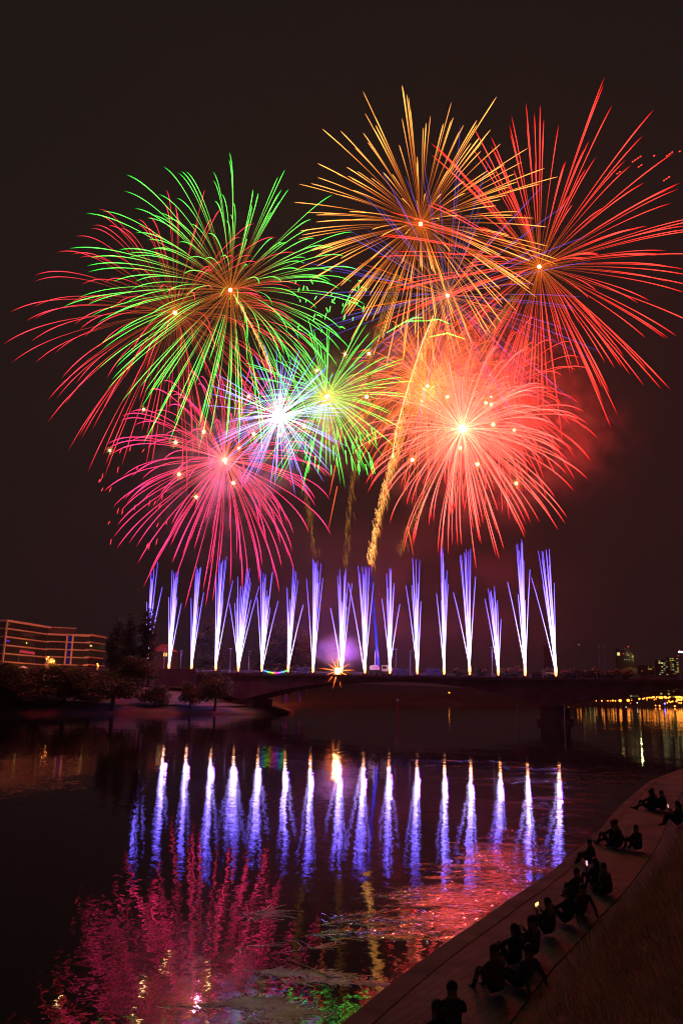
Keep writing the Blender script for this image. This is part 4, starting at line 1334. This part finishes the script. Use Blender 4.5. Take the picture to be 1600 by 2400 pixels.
def pose(kind):
    J, Ed = {}, []

    def j(n, x, y, z, r): J[n] = (x, y, z, r)

    def e(*ns):
        for a, b in zip(ns[:-1], ns[1:]): Ed.append((a, b))
    if kind != 'stand':
        lean = {'hug': .06, 'phone': .02, 'lean': -.22, 'hug2': -.05, 'cross': .12}[kind]
        j('pel', 0, 0, .14, .17); j('sp1', 0, lean * .3 - .02, .32, .165); j('sp2', 0, lean * .7, .48, .17); j('che', 0, lean, .58, .14)
        j('nec', 0, lean * 1.1 + .01, .68, .075); j('hd0', 0, lean * 1.1 + .03, .76, .072); j('hd1', 0, lean * 1.1 + .03, .85, .088); j('hd2', 0, lean * 1.1 + .02, .925, .07)
        j('nos', 0, lean * 1.1 + .145, .835, .012)
        for s, c in ((1, 'r'), (-1, 'l')):
            j('hip' + c, .1 * s, .06, .13, .095); j('ear' + c, .098 * s, lean * 1.1 + .03, .84, .014)
            if kind == 'cross':
                j('kne' + c, .32 * s, .34, .20, .07); j('ank' + c, -.06 * s, .42 + .05 * s, .07, .046); j('toe' + c, -.2 * s, .40 + .05 * s, .06, .034)
            elif kind == 'hug2' and s == 1:
                j('kne' + c, .16 * s, .50, .22, .068); j('ank' + c, .10 * s, .93, .0, .045); j('toe' + c, .14 * s, 1.05, .07, .035)
            elif kind == 'lean':
                j('kne' + c, .13 * s, .46, .30, .068); j('ank' + c, .14 * s, .86, .00, .045); j('toe' + c, .16 * s, .98, .06, .035)
            else:
                j('kne' + c, .14 * s, .42, .46, .068); j('ank' + c, .13 * s, .62, .03, .045); j('toe' + c, .14 * s, .80, -.02, .035)
            j('sho' + c, .18 * s, lean, .59, .072)
            if kind == 'cross': j('elb' + c, .29 * s, .12, .36, .048); j('wri' + c, .20 * s, .36, .26, .030); hd = (-.3 * s, .9, -.2)
            elif kind == 'hug2' and s == 1: j('elb' + c, .29 * s, -.24, .34, .046); j('wri' + c, .34 * s, -.34, .07, .030); hd = (.2 * s, -.7, -.25)
            elif kind in ('hug', 'hug2'): j('elb' + c, .26 * s, .24, .42, .046); j('wri' + c, .12 * s, .47, .40, .030); hd = (-.5 * s, .8, -.2)
            elif kind == 'phone': j('elb' + c, .25 * s, .14, .38, .046); j('wri' + c, .09 * s, .34, .56, .030); hd = (-.3 * s, .55, .75)
            else: j('elb' + c, .27 * s, -.36, .34, .046); j('wri' + c, .30 * s, -.47, .08, .030); hd = (.2 * s, -.7, -.25)
            e('pel', 'hip' + c, 'kne' + c, 'ank' + c, 'toe' + c); e('che', 'sho' + c, 'elb' + c, 'wri' + c); e('hd0', 'ear' + c)
            J['_h' + c] = hd
    else:  # standing
        j('pel', 0, 0, .95, .135); j('sp1', 0, .0, 1.12, .125); j('sp2', 0, .0, 1.28, .145); j('che', 0, -.01, 1.40, .12)
        j('nec', 0, .0, 1.50, .055); j('hd0', 0, .02, 1.58, .075); j('hd1', 0, .02, 1.67, .10); j('hd2', 0, .01, 1.735, .07); j('nos', 0, .135, 1.645, .012)
        for s, c in ((1, 'r'), (-1, 'l')):
            j('hip' + c, .09 * s, 0, .90, .10); j('kne' + c, .11 * s, .03, .50, .066); j('ank' + c, .12 * s, -.01, .09, .046); j('toe' + c, .14 * s, .15, .035, .035)
            j('sho' + c, .18 * s, -.01, 1.41, .072); j('elb' + c, .25 * s, -.02, 1.13, .046); j('wri' + c, .25 * s, .08, .89, .030); j('ear' + c, .098 * s, .02, 1.65, .014)
            e('pel', 'hip' + c, 'kne' + c, 'ank' + c, 'toe' + c); e('che', 'sho' + c, 'elb' + c, 'wri' + c); e('hd0', 'ear' + c)
            J['_h' + c] = (-.1 * s, .25, -.95)
    e('pel', 'sp1', 'sp2', 'che', 'nec', 'hd0', 'hd1', 'hd2'); e('hd0', 'nos')
    for s, c in ((1, 'r'), (-1, 'l')):
        d = np.array(J.pop('_h' + c)); d = d / np.linalg.norm(d)
        wv = np.array(J['wri' + c][:3])
        sd = np.cross(d, (0, 0, 1) if abs(d[2]) < .8 else (0, 1, 0)); sd /= np.linalg.norm(sd)
        nv = np.cross(sd, d)
        pm = wv + d * .055
        j('pal' + c, *pm, .032); e('wri' + c, 'pal' + c)
        for k, (o_, L) in enumerate(((-.034, .062), (-.012, .075), (.011, .07), (.033, .056))):
            a = pm + d * .045 + sd * o_; b = a + d * L * .5 + nv * -.006; t = b + d * L * .42 + nv * -.02
            j(f'fa{k}{c}', *a, .0105); j(f'fb{k}{c}', *b, .0095); j(f'fc{k}{c}', *t, .008); e('pal' + c, f'fa{k}{c}', f'fb{k}{c}', f'fc{k}{c}')
        a = wv + d * .03 - sd * .042; b = a + d * .04 - sd * .022
        j('ta' + c, *a, .012); j('tb' + c, *b, .0095); e('pal' + c, 'ta' + c, 'tb' + c)
    return J, Ed


pose_cache = {}


def body_mesh(kind, ci, ti):
    if kind not in pose_cache:
        J, Ed = pose(kind)
        names = list(J)
        me = bpy.data.meshes.new('skeleton')
        me.from_pydata([J[n][:3] for n in names], [(names.index(a), names.index(b)) for a, b in Ed], [])
        ob = bpy.data.objects.new('skeleton', me); C.objects.link(ob)
        sk = ob.modifiers.new('skin', 'SKIN')
        for v, n in zip(me.skin_vertices[0].data, names):
            v.radius = (J[n][3], J[n][3]); v.use_root = (n == 'pel')
        sb_ = ob.modifiers.new('sub', 'SUBSURF'); sb_.levels = 1; sb_.render_levels = 1
        dg = bpy.context.evaluated_depsgraph_get()
        out = bpy.data.meshes.new_from_object(ob.evaluated_get(dg))
        bpy.data.objects.remove(ob); bpy.data.meshes.remove(me)
        pose_cache[kind] = (out, J, names)
    src, J, names = pose_cache[kind]
    me = src.copy(); me.name = 'person'
    me.materials.clear()
    for m in (cloth_m[ci], trous_m[ti], skin_m): me.materials.append(m)
    P_ = np.array([J[n][:3] for n in names])

    def zone(n):
        if n[:3] in ('hd0', 'hd1', 'hd2', 'nos', 'ear', 'nec', 'pal') or n[:2] in ('fa', 'fb', 'fc', 'ta', 'tb'): return 2
        if n[:3] in ('hip', 'kne', 'ank', 'toe', 'pel'): return 1
        return 0
    Z = np.array([zone(n) for n in names])
    idx = []
    for p in me.polygons:
        c = np.array(p.center)
        idx.append(int(Z[((P_ - c) ** 2).sum(1).argmin()]))
        p.use_smooth = True
    me.polygons.foreach_set('material_index', idx)
    return me, J


def hair_part(J, parent, long_):
    h = J['hd1']; mb = MB()
    vs, fs = [], []
    n = 14
    for a in range(7):
        ph = a / 6 * (PI * (.62 if not long_ else .66))
        for i in range(n):
            th = i * 2 * PI / n
            front = max(0, math.sin(th))
            p2 = ph * (1 - .38 * front)
            rr = .100 + .007 * math.sin(5 * th + a) + .004 * math.sin(9 * th + 2 * a)
            vs.append((h[0] + rr * math.sin(p2) * math.cos(th), h[1] - .008 + rr * 1.05 * math.sin(p2) * math.sin(th), h[2] + .01 + rr * 1.05 * math.cos(p2)))
    for a in range(6):
        for i in range(n): fs.append((a * n + i, a * n + (i + 1) % n, (a + 1) * n + (i + 1) % n, (a + 1) * n + i))
    mb.add(vs, fs)
    if long_: mb.tube([(0, h[1] - .09, h[2] + .0), (0, h[1] - .12, h[2] - .12), (0, h[1] - .12, h[2] - .25)], [.08, .075, .03], 8)
    return mb.build('hair', hair_m, parent, smooth=True)


PEOPLE = [(1062, 2445, 'hug', .86, 'person seated at the bottom edge of the view in a dark jacket'),
          (1022, 2490, 'hug', .84, 'person at the bottom left of the seated crowd, head just in view'),
          (1166, 2335, 'hug', .84, 'person hugging knees on the quay, nearest fully visible one'),
          (1222, 2322, 'lean', .84, 'person leaning back on both hands beside the nearest knee hugger'),
          (1205, 2268, 'hug', .82, 'person seated left in the middle cluster, looking at the river'),
          (1250, 2248, 'phone', .82, 'person seated in the middle cluster with raised hands'),
          (1288, 2196, 'phone', .82, 'person holding up a phone with a bright yellow screen'),
          (1330, 2168, 'hug', .82, 'person seated right of the yellow phone screen'),
          (1360, 2150, 'lean', .82, 'person leaning back two places right of the yellow phone screen'),
          (1357, 2112, 'hug', .82, 'person seated near the quay edge below the pink screen'),
          (1398, 2085, 'phone', .84, 'person holding a phone with a small pink screen'),
          (1426, 2100, 'hug', .84, 'person seated just right of the small pink screen'),
          (1388, 2030, 'hug', .82, 'person seated nearest the water above the pink screen'),
          (1436, 1985, 'hug', .95, 'person seated left of the two side by side at the quay edge'),
          (1454, 1990, 'hug', 1.0, 'person seated right of the two side by side at the quay edge'),
          (1496, 1996, 'hug', .9, 'person seated alone right of the two side by side'),
          (1524, 1900, 'hug', .98, 'person seated left of the far group by the right edge'),
          (1535, 1899, 'hug', 1.02, 'person seated in the middle of the far group by the right edge'),
          (1555, 1902, 'hug', .98, 'person seated right of the far group by the right edge'),
          (1592, 1938, 'phone', .98, 'person at the right edge holding up a bright pink screen')]
phone_cols = {'yellow': emit('phone screen yellow', (1, .75, .2), 1.8), 'pink': emit('phone screen pink', (1, .35, .45), 1.6)}
for i, (px, py, kind, sc, lb) in enumerate(PEOPLE):
    if kind == 'hug': kind = ('hug', 'hug2', 'cross')[i % 3] if 'hugg' not in lb else 'hug'
    P = on_bank(px, py)
    me, J = body_mesh(kind, i % 3, i % 2)
    o = bpy.data.objects.new('person', me); C.objects.link(o)
    ei, d = edge_frame(P[0], P[1])
    face = math.atan2(NR[ei][0] * 1.0, -NR[ei][1] * -1.0)
    tgt = np.array([0.0, 230.0]) - P[:2]
    if kind != 'stand': tgt = tgt / np.linalg.norm(tgt) * .6 - NR[ei] * .55
    rz = math.atan2(-tgt[0], tgt[1]) + rng.normal(0, .2)
    o.location = (float(P[0]), float(P[1]), float(P[2]) + (.02 if kind == 'stand' else .0))
    o.rotation_euler = (0, 0, rz); o.scale = (sc, sc, sc)
    tag(o, lb, 'person', 'people watching from the bank')
    hair_part(J, o, i % 3 == 1)
    if 'screen' in lb and 'holding' in lb:
        mb = MB(); mb.box(-.038, -.005, -.075, .038, .004, .075)
        mb2 = MB(); mb2.box(-.034, -.0075, -.068, .034, -.0055, .068)
        ph = empty('phone', (0, 0, 0))
        Mx = Matrix.Translation(o.location) @ Matrix.Rotation(rz, 4, 'Z') @ Matrix.Scale(sc, 4)
        wl_, wr_ = np.array(J['pall'][:3]), np.array(J['palr'][:3])
        ph.location = Mx @ Vector(tuple((wl_ + wr_) / 2 + np.array([0, .05, .11])))
        ph.rotation_euler = (-.15, 0, rz); 
        mb.build('body', M['dark'], ph)
        col = 'yellow' if 'yellow' in lb else 'pink'
        mb2.build('screen', phone_cols[col], ph)
        if 'yellow' in lb: ph.rotation_euler = (-.15, 1.4, rz)
        tag(ph, f'phone with {col} glowing screen held by the ' + {0: 'person at the middle of the bank'}.get(0) if col == 'yellow' else
            ('phone with small pink screen held beside the seated crowd' if px < 1500 else 'phone with bright pink screen at the right edge'), 'phone', 'phones held by the watching people')


# ------------------------------------------------------------------ smoke
def smoke(name, px, py, Y, rpx, dens, label, sq=(1, .6, 1), nscale=2.2, thr=.42, seed=0, col=(.8, .8, .8)):
    P = at(px, py, Y); R = rpx * mpp(P)
    m = bpy.data.materials.new(name)
    m.use_nodes = True
    n = m.node_tree
    n.nodes.remove(n.nodes['Principled BSDF'])
    v = n.nodes.new('ShaderNodeVolumePrincipled')
    v.inputs['Color'].default_value = (*col, 1)
    v.inputs['Anisotropy'].default_value = 0.1
    ge = n.nodes.new('ShaderNodeNewGeometry')
    of = n.nodes.new('ShaderNodeVectorMath'); of.operation = 'SUBTRACT'; of.inputs[1].default_value = [float(x) for x in P]
    n.links.new(ge.outputs['Position'], of.inputs[0])
    t = n.nodes.new('ShaderNodeVectorMath'); t.operation = 'DIVIDE'; t.inputs[1].default_value = [float(R * q) for q in sq]
    n.links.new(of.outputs[0], t.inputs[0])
    ln = n.nodes.new('ShaderNodeVectorMath'); ln.operation = 'LENGTH'
    n.links.new(t.outputs[0], ln.inputs[0])
    no = n.nodes.new('ShaderNodeTexNoise'); no.inputs['Scale'].default_value = nscale; no.inputs['Detail'].default_value = 4
    no.inputs['Distortion'].default_value = .6
    ad = n.nodes.new('ShaderNodeVectorMath'); ad.operation = 'ADD'; ad.inputs[1].default_value = (seed * 3.1, seed * 1.7, seed)
    n.links.new(t.outputs[0], ad.inputs[0]); n.links.new(ad.outputs[0], no.inputs['Vector'])
    fall = n.nodes.new('ShaderNodeMapRange'); fall.inputs[1].default_value = .95; fall.inputs[2].default_value = .15
    n.links.new(ln.outputs['Value'], fall.inputs[0])
    nr = n.nodes.new('ShaderNodeMapRange'); nr.inputs[1].default_value = thr; nr.inputs[2].default_value = thr + .25
    n.links.new(no.outputs[0], nr.inputs[0])
    mu = n.nodes.new('ShaderNodeMath'); mu.operation = 'MULTIPLY'
    pass; n.links.new(nr.outputs[0], mu.inputs[1])
    mu2 = n.nodes.new('ShaderNodeMath'); mu2.operation = 'MULTIPLY'; mu2.inputs[1].default_value = dens
    sq_ = n.nodes.new('ShaderNodeMath'); sq_.operation = 'POWER'; sq_.inputs[1].default_value = 1.8
    n.links.new(fall.outputs[0], sq_.inputs[0])
    n.links.new(mu.outputs[0], mu2.inputs[0]); n.links.new(mu2.outputs[0], v.inputs['Density'])
    n.links.new(sq_.outputs[0], mu.inputs[0])
    n.links.new(v.outputs[0], n.nodes['Material Output'].inputs['Volume'])
    mb = MB(); mb.ico((0, 0, 0), 1.0, 3)
    o = mb.build(name, m, loc=P)
    o.scale = (R * sq[0], R * sq[1], R * sq[2])
    tag(o, label, 'smoke', kind='stuff')
    return o


SMOKE = True
if SMOKE:
    smoke('smoke_cloud', 1130, 975, 250, 330, .15, 'red lit smoke around the coral burst', seed=1, nscale=3.2, thr=.46)
    smoke('smoke_cloud', 985, 890, 272, 220, .14, 'orange lit smoke around the orange burst', seed=2, nscale=3, thr=.44)
    smoke('smoke_cloud', 775, 960, 242, 200, .11, 'yellow green lit smoke around the lime green burst', seed=3, nscale=3.2, thr=.46)
    smoke('smoke_cloud', 520, 1110, 224, 260, .13, 'magenta lit smoke around the lowest left burst', seed=4, nscale=4.5, thr=.5)
    smoke('smoke_cloud', 800, 1528, 226, 70, .9, 'pale purple smoke puff beside the orange flare', sq=(1.1, .5, .8), seed=5, thr=.36)
    smoke('smoke_cloud', 900, 1420, 240, 460, .022, 'thin smoke with purple light tinted into its colour, drifting behind the spark fountains', sq=(1.4, .25, .62), seed=6, nscale=3, thr=.4, col=(.8, .6, .8))  # grey smoke; the purple of the fireworks' light is put into its colour
    smoke('smoke_cloud', 1330, 1010, 262, 220, .05, 'thin torn dark red smoke right of the coral burst', seed=8, nscale=4.5, thr=.5)

# ------------------------------------------------------------------ night haze over the river
m = bpy.data.materials.new('night haze')
m.use_nodes = True
n = m.node_tree
n.nodes.remove(n.nodes['Principled BSDF'])
v = n.nodes.new('ShaderNodeVolumePrincipled')
v.inputs['Color'].default_value = (.85, .85, .85, 1)
v.inputs['Density'].default_value = 0.0001
n.links.new(v.outputs[0], n.nodes['Material Output'].inputs['Volume'])
mb = MB(); mb.box(-1600, -70, -30, 1900, 3300, 260)
tag(mb.build('haze', m), 'thin smoky night haze over river and city', 'haze', kind='stuff')
